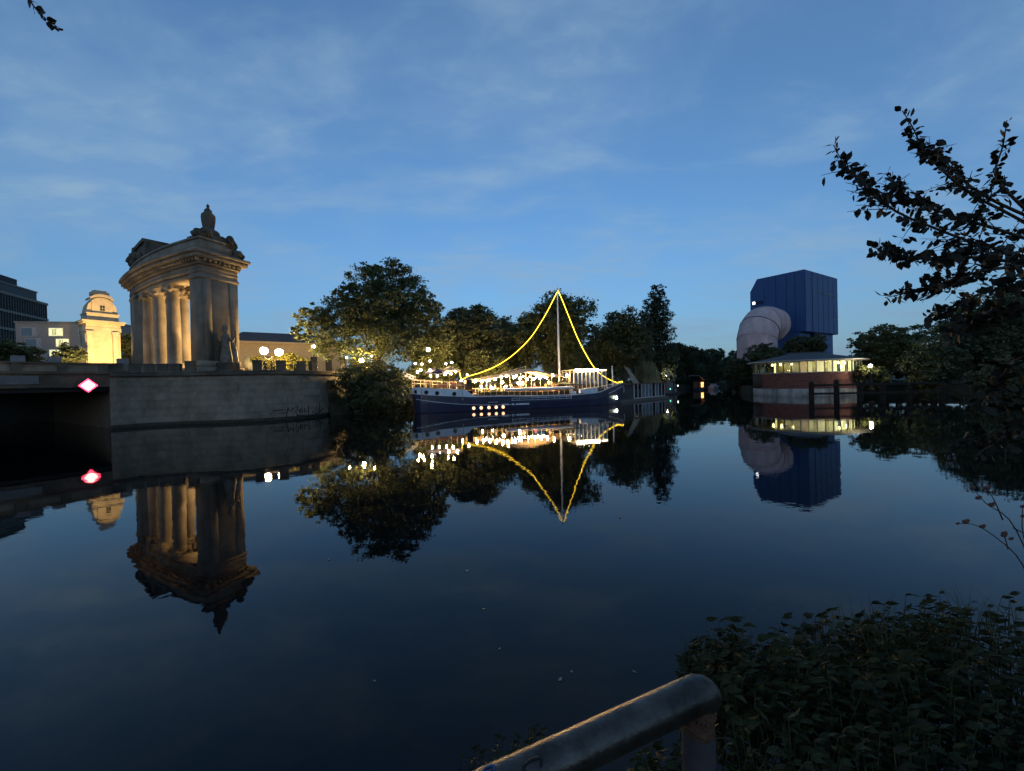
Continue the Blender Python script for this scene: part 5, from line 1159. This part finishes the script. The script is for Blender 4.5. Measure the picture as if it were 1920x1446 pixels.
def blue_building():
    c = at(1508, 505, 100); zt = c[2]; A = np.array([c[0], 100.0]); Lf = np.array([66.3, 110.5]); Rt = np.array([90.3, 110.5])
    o = thing('blue_building', 'tall windowless bright blue box building with one cut corner behind the rotunda', 'building', (A[0], A[1], 0))
    blue = M('blue panel cladding', (0.030, 0.078, 0.21), 0.5, 0.15, 0.25, 0.1, streak=(1, 1, .3)); seam = M('dark blue seam', (.008, .022, .07), .5); gr = M('grey louvre', (.12, .15, .18), .6)
    l = Lf - A; r = Rt - A; zb = 14.6
    def pt(u, v, z): q = l * u + r * v; return (q[0], q[1], z)
    # body with the chamfered upper corner at the far left
    mb = MB(); f0 = [(0, zb), (1, zb), (1, zt - 3.2), (.86, zt), (0, zt)]
    mb.hexa([pt(u, 0, z) for u, z in f0][::-1], [pt(u, 1, z) for u, z in f0][::-1]); mb.build('upper_body', blue, o)
    mb = MB(); mb.prism([pt(0.02, .02, 0)[:2], pt(.98, .02, 0)[:2], pt(.98, .98, 0)[:2], pt(.02, .98, 0)[:2]][::-1], 0, 0.5); mb.build('footing', stone_dk, o)
    mb = MB(); mb.prism([pt(.05, .48, 0)[:2], pt(.95, .48, 0)[:2], pt(.95, .92, 0)[:2], pt(.05, .92, 0)[:2]][::-1], .503, zb - .003); mb.build('lower_body', blue, o)
    mb = MB(); mb.prism([pt(.1, .0, 0)[:2], pt(.9, .0, 0)[:2], pt(.9, .3, 0)[:2], pt(.1, .3, 0)[:2]][::-1], .503, zb - .003); mb.build('lower_body', blue, o)
    # standing seams between panels on the two seen faces
    ln, rn = np.array([r[0], r[1]]), np.array([l[0], l[1]]); ln = -ln / np.linalg.norm(ln); rn = -rn / np.linalg.norm(rn)
    def facepanel(face, u0, u1, z0, z1, mat, pr, name):
        g = (lambda u, z: np.array(pt(u, 0, z)) ) if face == 'l' else (lambda u, z: np.array(pt(0, u, z)))
        nv = np.array([*(ln if face == 'l' else rn), 0]); q = [g(u0, z0), g(u1, z0), g(u1, z1), g(u0, z1)]
        mb = MB(); mb.hexa([p + nv * .003 for p in q], [p + nv * pr for p in q]); mb.build(name, mat, o)
    le = [0, .16, .31, .5, .72, .995]
    for i in range(5):
        top = zt - .12 if le[i + 1] < .87 else zt - 3.3
        facepanel('l', le[i] + .006, le[i + 1] - .006, zb + .1, top, blue, .14, 'cladding_panel')
    re = [0, .12, .2, .36, .52, .68, .84, .995]
    for i in range(7): facepanel('r', re[i] + .006, re[i + 1] - .006, zb + .1, zt - .12, blue, .14 if i != 1 else .05, 'cladding_panel')
    for u0, u1, z in ((.54, .9, 25.0), (.22, .36, 25.3), (.84, .98, 21.0), (.84, .97, 18.6)): facepanel('r', u0, u1, z - .18, z + .18, gr, .22, 'louvre')
    for z in (17, 20, 23.5, 28): facepanel('r', .155, .18, z - .25, z + .25, gr, .2, 'bracket')
    facepanel('l', .74, .96, 23.1, 24.1, seam, .22, 'louvre')
    facepanel('l', .90, .945, 23.3, 23.95, E('white beacon', (.85, .95, 1), 3.0), .3, 'beacon')
blue_building()
def pink_pipe():
    o = thing('pink_pipe', 'huge dusty pink bent pipe beside the blue building', 'pipe')
    pk = M('dusty pink shell', (.46, .345, .35), .8, .25, .55, .3, streak=(1, 1, .5)); pd = M('dark pipe rim', (.06, .045, .05), .8)
    a = at(1419, 640, 96); b = at(1447, 604, 98); e = at(1476, 613, 100)
    r1 = 31 * 96 / FPX
    # upright limb, closed by a flanged arch-shaped end
    path = spline([(a[0], a[1], 1.0), (a[0], a[1], 9.0), (a[0] + .3, a[1] + .4, 13.0), (a[0] + 2.2, a[1] + 1.8, 16.0), (a[0] + 5.2, a[1] + 4.0, 16.6), (a[0] + 9, a[1] + 6.8, 15.6)], 34)
    rr = [r1 * .97] * len(path)
    for i in range(5): rr[-1 - i] = r1 * [.35, .72, .90, .97, 1.0][i]
    rr = [x * 1.10 for x in rr]
    mb = MB(); mb.tube([tuple(p) for p in path], rr, 36); mb.build('shell', pk, o)
    for k in (2, 8, 12, 17, 21, 26, 29):
        mb = MB(); mb.tube([tuple(path[k] - (path[k + 1] - path[k]) * .1), tuple(path[k] + (path[k + 1] - path[k]) * .1)], rr[k] + .10, 36); mb.build('seam_ring', pk if k not in (17,) else pd, o)
pink_pipe()

# ------------------------------------------------------------------ foreground: handrail, shrubs, near branches
def handrail():
    o = thing('handrail', 'bare steel tube handrail with one end post in the foreground', 'handrail')
    steel = M('worn galvanised steel', (.075, .066, .058), .30, .65, 26, .08, metal=.8, spec=.5)
    p1 = at(1296, 1306, .515); p0 = at(1128, 1385, .47); d = (p0 - p1); pl = p1 + d * 3.6; pe = p1 - d * .05
    dn = np.array([0, 0, -1.0])
    bend = [pe + (-d / np.linalg.norm(d)) * .018 * math.sin(t) + dn * .018 * (1 - math.cos(t)) for t in np.linspace(0, math.pi / 2, 7)]
    mb = MB(); mb.tube([tuple(pl), tuple(p1 + d * 1.5), tuple(p1 + d * .5), tuple(pe)] + [tuple(q) for q in bend[1:5]], .0216, 28); mb.build('rail', steel, o)
    post = pe + (-d / np.linalg.norm(d)) * .004
    mb = MB(); mb.tube([(post[0], post[1], post[2] - .012), (post[0], post[1], 1.78)], .0195, 20); mb.build('post', M('rusty brown post', (.10, .055, .035), .6, .4, 20, .3, metal=.3), o)
    mb = MB(); mb.tube([(post[0], post[1], post[2] - .048), (post[0], post[1], post[2] - .16)], .0204, 20); mb.build('sleeve', M('torn pale sticker', (.045, .042, .046), .7, .3, 30), o)
    mb = MB()
    rj = random.Random(3)
    for k in range(22):
        a_ = 2 * math.pi * k / 22; mb.ball((post[0] + .0198 * math.cos(a_), post[1] + .0198 * math.sin(a_), post[2] - .0225 - rj.uniform(0, .002)), .0024, 6, 4)
    mb.build('weld', M('rusty brown post', (.10, .055, .035)), o)
    mb = MB(); mb.tube([(post[0], post[1], 1.78), (post[0], post[1], 1.92)], .03, 12); mb.build('foot', steel, o)
    # pen scribbles wrapped on the tube
    dirn = d / np.linalg.norm(d); upv = np.cross(dirn, np.cross(np.array([0, 0, 1.0]), dirn)); upv /= np.linalg.norm(upv); sd = np.cross(dirn, upv); 
    if sd[1] > 0: sd = -sd
    def on(u, ang): return tuple(p1 + d * u + (upv * math.cos(ang) + sd * math.sin(ang)) * .0221)
    for nm, col, pts in (('scribble', (.01, .01, .012), [(1.62, .75), (1.60, .45), (1.68, .35), (1.76, .5), (1.74, .8), (1.80, 1.0)]), ('scribble', (.02, .07, .16), [(1.98, .1), (1.97, -.15), (2.04, -.2), (2.06, 0), (2.0, .05), (2.08, .2)])):
        mb = MB(); mb.tube([on(*q) for q in spline([(a, b, 0) for a, b in pts], 24)[:, :2]], .0016, 5); mb.build(nm, M('ink %.2f' % col[2], col, .6), o)
handrail()

LEAF = np.array([(0, 0, 0), (.30, .28, .03), (.62, .30, .02), (1.0, 0, -.06), (.62, -.30, .02), (.30, -.28, .03), (.45, 0, -.03)], float)
LEAFF = np.array([(0, 6, 1), (1, 6, 2), (2, 6, 3), (3, 6, 4), (4, 6, 5), (5, 6, 0)])
LANCE = np.array([(0, 0, 0), (.28, .19, .03), (.6, .16, .0), (1.0, 0, -.20), (.6, -.16, .0), (.28, -.19, .03), (.45, 0, -.03)], float)
def frames(n, dirs, rng, up=0.6):
    d = dirs / np.linalg.norm(dirs, axis=1)[:, None]; nz = rng.normal(size=(n, 3)) * .7; nz[:, 2] += up
    b = np.cross(nz, d); b /= np.linalg.norm(b, axis=1)[:, None] + 1e-9; c = np.cross(d, b); return d, b, c
def leaf_mass(parent, pts, dirs, size, tmpl, mat, rng, nparts, name='leaf', up=.6):
    """the first nparts leaves become parts of their own; the rest one stuff part"""
    n = len(pts); d, b, c = frames(n, dirs, rng, up); s = size * (.5 + .95 * rng.random(n) ** 1.3)
    me = np_mesh(name, tmpl, LEAFF); me.materials.append(mat)
    for i in range(min(nparts, n)):
        o = bpy.data.objects.new(name, me); COL.objects.link(o); o.parent = parent
        mw = Matrix(((d[i, 0], b[i, 0], c[i, 0], pts[i, 0]), (d[i, 1], b[i, 1], c[i, 1], pts[i, 1]), (d[i, 2], b[i, 2], c[i, 2], pts[i, 2]), (0, 0, 0, 1)))
        o.matrix_local = mw @ Matrix.Scale(float(s[i]), 4)
    if n > nparts:
        k = slice(nparts, n); V = (pts[k, None, :] + s[k, None, None] * (tmpl[None, :, 0:1] * d[k, None, :] + tmpl[None, :, 1:2] * b[k, None, :] + tmpl[None, :, 2:3] * c[k, None, :])).reshape(-1, 3)
        Fq = (np.arange(n - nparts)[:, None, None] * 7 + LEAFF[None]).reshape(-1, 3)
        o = link('foliage', np_mesh('foliage', V, Fq), mat, parent); o['kind'] = 'stuff'
def near_tree():
    rng = np.random.default_rng(77)
    o = thing('near_tree', 'black silhouetted leafy branches reaching in from the right edge', 'tree', (6.4, 3.6, 1.6)); O = np.array([6.4, 3.6, 1.6])
    mb = MB(); mb.tube([(0, 0, -1.2), (0, 0, .5), (-.15, 0, 2.5), (-.1, .1, 4.5), (.1, .2, 7)], [.2, .15, .13, .10, .04], 10); mb.build('trunk', bark, o)
    paths = [([(1692, 208), (1712, 240), (1728, 275), (1752, 305), (1790, 340), (1835, 372), (1890, 400), (1960, 440)], 3.2, 170, 12, 20),
             ([(1563, 272), (1585, 312), (1618, 340), (1645, 372), (1690, 402), (1745, 425), (1810, 450), (1880, 470), (1970, 500)], 3.1, 330, 9, 30),
             ([(1888, 226), (1880, 275), (1866, 320), (1880, 350), (1930, 400)], 3.3, 70, 12, 12),
             ([(1738, 268), (1765, 290), (1785, 318), (1820, 350), (1870, 380), (1960, 420)], 3.4, 130, 10, 22),
             ([(1660, 325), (1690, 360), (1730, 385), (1800, 410), (1870, 430), (1960, 460)], 3.2, 260, 10, 28),
             ([(1634, 463), (1680, 476), (1730, 486), (1790, 482), (1850, 485), (1960, 500)], 3.0, 260, 8, 22),
             ([(1660, 558), (1705, 549), (1745, 538), (1800, 520), (1860, 505), (1960, 495)], 2.9, 210, 6, 20),
             ([(1738, 598), (1772, 582), (1812, 562), (1860, 545), (1960, 530)], 2.8, 130, 6, 18),
             ([(1780, 640), (1820, 610), (1870, 590), (1970, 570)], 2.8, 160, 12, 26),
             ([(1840, 760), (1870, 720), (1900, 680), (1980, 640)], 2.6, 120, 20, 36), ([(1835, 850), (1880, 820), (1930, 780), (2000, 730)], 2.6, 120, 20, 40)]
    Pt, Dr = [], []; tw = MB()
    def dress(C_, n, reach):
        """leaves on short stalks, alternating along a twig and fanning at its tip"""
        T_ = np.gradient(C_, axis=0); T_ /= np.linalg.norm(T_, axis=1)[:, None] + 1e-9
        for k in range(n):
            u = (k + rng.random() * .7) / n; i = min(len(C_) - 1, int(u * (len(C_) - 1))); sd = np.cross(T_[i], np.array([0, 1.0, .2 * rng.normal()])); sd /= np.linalg.norm(sd) + 1e-9
            dv = T_[i] * rng.uniform(-.9, -.2) + sd * (1 if k % 2 else -1) * rng.uniform(.4, 1.1) + np.array([rng.normal(0, .2), rng.normal(0, .5), rng.normal(0, .2) - .1])
            st = C_[i] + dv / np.linalg.norm(dv) * rng.uniform(.2, 1.0) * reach; Pt.append(st); Dr.append(dv)
            if k % 3 == 0: tw.tube([tuple(C_[i]), tuple(st)], [.0016, .001], 3, False)
    for path, D, n, w0, w1 in paths:
        P = np.array([at(x, y, D + .25 * math.sin(i * 1.3)) for i, (x, y) in enumerate(path)]); C_ = spline(P, 60) - O
        end = np.array([-.1, 0, C_[-1][2] - .6]) if C_[-1][2] > 1 else np.array([0, 0, .6])
        end = end + np.array([0, 0, rng.uniform(-.5, .3)])
        inn_ = spline([C_[-4], C_[-1], C_[-1] * .62 + end * .38 + np.array([0, rng.normal(0, .12), .16]), C_[-1] * .25 + end * .75 + np.array([0, rng.normal(0, .1), .05]), end], 34)[9:]
        tw.tube([tuple(q) for q in C_[::4]] + [tuple(q) for q in inn_[::3]], list(np.linspace(.003, .012, len(C_[::4]))) + list(np.linspace(.013, .030, len(inn_[::3]))), 6)
        dress(C_[:46], int(n * .34), .03)
        for q in range(22):                                       # leafy side twigs on the inner limb, out towards the trunk
            i = int(rng.uniform(0, .9) * (len(inn_) - 1)); dv = rng.normal(size=3) * np.array([.8, 1.0, .6]) + np.array([-.2, 0, .2]); dv /= np.linalg.norm(dv); ln = rng.uniform(.15, .42)
            if inn_[i][0] + O[0] + dv[0] * ln < 1.33 * (inn_[i][1] + O[1] + dv[1] * ln): continue
            tv = np.linspace(0, 1, 9)[:, None]; tc_ = inn_[i] + dv * ln * tv; tw.tube([tuple(c) for c in tc_[::2]], list(np.linspace(.005, .0015, 5)), 4, False); dress(tc_[1:], 9, .03)
        T_ = np.gradient(C_, axis=0); T_ /= np.linalg.norm(T_, axis=1)[:, None]
        for q in range(int(n / 9)):
            u = rng.uniform(.12, .98); i = int(u * 59); ln = (.5 + 1.6 * u) * w1 * 1.9 * D / FPX * rng.uniform(.5, 1.1)
            sd = np.cross(T_[i], np.array([0, 1.0, 0])); sd /= np.linalg.norm(sd); dv = -T_[i] * rng.uniform(.7, 1.2) + sd * rng.choice([-1, 1]) * rng.uniform(.25, .7) + np.array([0, rng.normal(0, .5), .05]); dv /= np.linalg.norm(dv)
            tv = np.linspace(0, 1, 9)[:, None]; tc_ = C_[i] + dv * ln * tv + np.array([0, 0, -.10 * ln]) * tv ** 2
            tw.tube([tuple(c) for c in tc_[::2]], list(np.linspace(.004, .0015, 5)), 4, False); dress(tc_[1:], int(6 + 5 * u), .028)
    Pt, Dr = np.array(Pt), np.array(Dr)
    CB = [(.2, .3, 5.2, .9), (.6, .2, 6.2, 1.0), (.1, -.6, 6.0, .8), (.3, 1.2, 5.6, .9), (.9, .9, 4.6, .8), (1.1, -.4, 5.0, .8), (1.2, .4, 3.6, .7), (.3, .2, 7.2, .7)]
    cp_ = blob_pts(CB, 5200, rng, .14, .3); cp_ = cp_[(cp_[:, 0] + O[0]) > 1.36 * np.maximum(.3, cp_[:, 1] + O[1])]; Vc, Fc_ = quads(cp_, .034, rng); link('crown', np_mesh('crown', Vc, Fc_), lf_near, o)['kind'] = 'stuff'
    for b_ in CB: tw.tube([(0, .1, b_[2] * .62), (b_[0] * .5, b_[1] * .6, b_[2] * .85), b_[:3]], [.04, .025, .008], 6)
    od = np.argsort(-(Pt[:, 0] * -1 + rng.normal(0, .15, len(Pt)))); Pt, Dr = Pt[od], Dr[od]
    tw.build('branches', bark, o)
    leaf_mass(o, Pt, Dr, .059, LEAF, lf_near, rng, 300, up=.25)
near_tree()
def hanging_twig():
    rng = np.random.default_rng(5)
    q = [(30, -60), (50, -15), (62, 10), (78, 28), (95, 42), (112, 53)]; P = np.array([at(x, y, 2.6) for x, y in q]); C_ = spline(P, 20)
    o = thing('hanging_twig', 'small dark leafy twig hanging into the top left corner', 'twig', tuple(C_[0])); C_ = C_ - C_[0]
    mb = MB(); mb.tube([tuple(c) for c in C_], list(np.linspace(.006, .002, 20)), 6); mb.tube([(0, 0, 0), (-.6, -1.0, .5), (-2.5, -3.5, .9), (-3.5, -5, -6.0)], [.006, .03, .07, .13], 8); mb.build('stem', bark, o)
    n = 15; i = np.linspace(4, 19, n).astype(int); tan = np.gradient(C_, axis=0)[i]; sidev = np.cross(tan, np.array([0, 1.0, 0])); sidev /= np.linalg.norm(sidev, axis=1)[:, None]; sg = np.where(np.arange(n) % 2 == 0, 1, -1)[:, None]
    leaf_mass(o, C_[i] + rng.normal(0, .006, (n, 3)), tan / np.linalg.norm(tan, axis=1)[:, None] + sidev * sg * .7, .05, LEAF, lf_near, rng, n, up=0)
hanging_twig()
def shrub(label, blobs, n, seed, nparts, leaf=.062, base=None):
    rng = np.random.default_rng(seed); B = []
    for x, y, D, r in blobs: p = at(x, y, D); B.append((p[0], p[1], p[2], r))
    b0 = B[0]; base = np.array([b0[0], b0[1] , max(.3, b0[2] - b0[3] - .3)])
    o = thing('bank_shrub', label, 'shrub', tuple(base), 0, 'shrubs on the near bank')
    # upright stems with pairs of leaves
    Pt, Dr = [], []; st = MB(); ns = n // 14
    for k in range(ns):
        x, y, z, r = B[rng.integers(len(B))]; a = rng.uniform(0, 6.28); q = r * math.sqrt(rng.random()); tip = np.array([x + q * math.cos(a), y + q * math.sin(a), z + (r ** 2 - q ** 2) ** .5 * rng.uniform(.35, 1.05)]) - base
        ft = tip + np.array([rng.normal(0, .06), rng.normal(0, .06), -rng.uniform(.3, .6)]); st.tube([tuple(ft), tuple((ft + tip) / 2 + rng.normal(0, .01, 3)), tuple(tip)], [.004, .003, .0015], 4, False)
        for j in range(14):
            u = 1 - (j // 2) * .12 - .02; a2 = j * 2.4 + (math.pi if j % 2 else 0); Pt.append(ft + (tip - ft) * u); Dr.append(np.array([math.cos(a2), math.sin(a2), .45 if j < 4 else .1]))
    st.build('stems', M('green stem', (.05, .055, .02), .7), o)
    Pt, Dr = np.array(Pt), np.array(Dr); dist = np.linalg.norm(Pt + base - _C, axis=1); od = np.argsort(dist + rng.normal(0, .25, len(dist)) - Pt[:, 2] * .3); leaf_mass(o, Pt[od], Dr[od], leaf, LANCE, lf_shrub, rng, nparts)
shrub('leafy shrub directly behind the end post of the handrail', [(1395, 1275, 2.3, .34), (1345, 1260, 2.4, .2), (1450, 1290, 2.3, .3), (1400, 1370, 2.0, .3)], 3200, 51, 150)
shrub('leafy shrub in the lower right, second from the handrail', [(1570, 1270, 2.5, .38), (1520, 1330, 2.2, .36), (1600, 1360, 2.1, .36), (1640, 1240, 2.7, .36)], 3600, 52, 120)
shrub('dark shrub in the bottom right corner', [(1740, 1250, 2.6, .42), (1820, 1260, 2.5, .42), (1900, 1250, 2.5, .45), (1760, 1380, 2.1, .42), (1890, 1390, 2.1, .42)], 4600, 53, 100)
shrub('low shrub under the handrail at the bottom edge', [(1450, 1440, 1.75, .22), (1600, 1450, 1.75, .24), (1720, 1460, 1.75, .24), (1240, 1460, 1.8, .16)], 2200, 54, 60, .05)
shrub('sparse weed sprigs left of the handrail at the bottom', [(915, 1400, 2.2, .10), (960, 1420, 2.1, .10), (880, 1430, 2.1, .08), (1000, 1380, 2.2, .06)], 520, 55, 60, .035)
def grass_tuft(label, spots, n, seed):
    rng = np.random.default_rng(seed); P0 = [at(x, y, D) for x, y, D in spots]; b0 = P0[0]
    o = thing('grass_tuft', label, 'grass', tuple(b0), 0, 'grass tufts among the shrubs'); V, Fq = [], []
    for k in range(n):
        p = P0[rng.integers(len(P0))] - b0 + rng.normal(0, .09, 3) * np.array([1, 1, .3]); a = rng.uniform(0, 6.28); h = rng.uniform(.15, .36); bend = rng.uniform(.08, .3); wv = np.array([-math.sin(a), math.cos(a), 0]) * rng.uniform(.0025, .005); d = np.array([math.cos(a), math.sin(a), 0])
        for j in range(5):
            u = j / 4; c = p + d * bend * u * u + np.array([0, 0, h * (u - .35 * u * u * bend * 3)]); w_ = wv * (1 - .92 * u); V += [c - w_, c + w_]
        q = len(V) - 10; Fq += [(q + 2 * j, q + 2 * j + 1, q + 2 * j + 3, q + 2 * j + 2) for j in range(4)]
    m_ = link('blades', np_mesh('blades', np.array(V), np.array(Fq)), M('dull grass', (.05, .055, .02), .7, .4, 4.0), o); m_['kind'] = 'stuff'
grass_tuft('thin grass blades rising through the shrub behind the end post', [(1385, 1250, 2.45), (1430, 1270, 2.4), (1330, 1290, 2.3)], 90, 91)
grass_tuft('thin grass blades in the middle of the lower right shrubs', [(1585, 1220, 2.6), (1640, 1200, 2.7), (1690, 1230, 2.6)], 110, 92)
grass_tuft('thin grass blades in the bottom right corner growth', [(1830, 1200, 2.6), (1880, 1190, 2.7), (1780, 1330, 2.3)], 110, 93)
def dry_stems():
    rng = np.random.default_rng(8); o = thing('dry_stems', 'thin dry stems with seed heads over the water at the right edge', 'plant', tuple(at(1960, 1180, 2.4))); O = np.array(o.location)
    dm_ = M('dry stem', (.05, .032, .026), .9)
    mb = MB(); hd = []
    for path in ([(1960, 1120), (1900, 985), (1850, 945), (1823, 915)], [(1960, 1160), (1915, 1055), (1870, 1010), (1830, 985), (1795, 982)], [(1880, 975), (1865, 940), (1850, 915)], [(1890, 1030), (1882, 1000)], [(1960, 1100), (1920, 1010), (1917, 950)], [(1900, 990), (1920, 999), (1945, 996)]):
        C_ = spline(np.array([at(x, y, 2.4) for x, y in path]) - O, 14); mb.tube([tuple(c) for c in C_], list(np.linspace(.004, .0018, 14)), 5)
        hd += [C_[-1], C_[-3] + rng.normal(0, .01, 3), C_[-5] + rng.normal(0, .015, 3)]
    mb.build('stems', dm_, o)
    for h in hd:
        mb = MB(); r = rng.uniform(.008, .016); mb.ball(tuple(h), r, 7, 5, (1.2, .8, .8)); mb.ball(tuple(h + np.array([r, 0, r * .5])), r * .6, 6, 4); mb.build('seed_head', M('brown seed head', (.09, .045, .035), .9), o)
dry_stems()
def floating_leaves():
    rng = np.random.default_rng(12); mt = M('pale floating leaf', (.16, .15, .11), .6); me = np_mesh('leaf', LEAF * np.array([1, 1, .25]) + np.array([0, 0, .06]), LEAFF); me.materials.append(mt)
    spots = [(875, 1073, .11, 'largest pale leaf floating alone on open dark water'), (903, 1141, .07, 'pale floating leaf just below the largest floating leaf'), (935, 1219, .06, 'pale floating leaf above the left end of the handrail'),
             (1048, 1278, .08, 'left one of the pair of pale leaves floating closest above the handrail'), (1193, 1262, .06, 'pale floating leaf nearest the upper end of the handrail'), (1072, 1262, .05, 'right one of the pair of pale leaves floating closest above the handrail'), (620, 1048, .10, 'pale leaf floating below the reflection of the tall tree, left of it'),
             (1160, 972, .12, 'pale leaf floating right of the mast tip reflection'), (700, 1275, .05, 'leftmost pale floating leaf near the bottom of the water')]
    for x, y, s, lb in spots:
        p = ground_at(x, y, .004); o = bpy.data.objects.new('floating_leaf', me); COL.objects.link(o); o.location = tuple(p); o.rotation_euler = (0, 0, rng.uniform(0, 6.28)); o.scale = (s * 1.0, s * .8, s * .5)
        tag(o, lb, 'leaf', 'leaves floating on the canal')
floating_leaves()
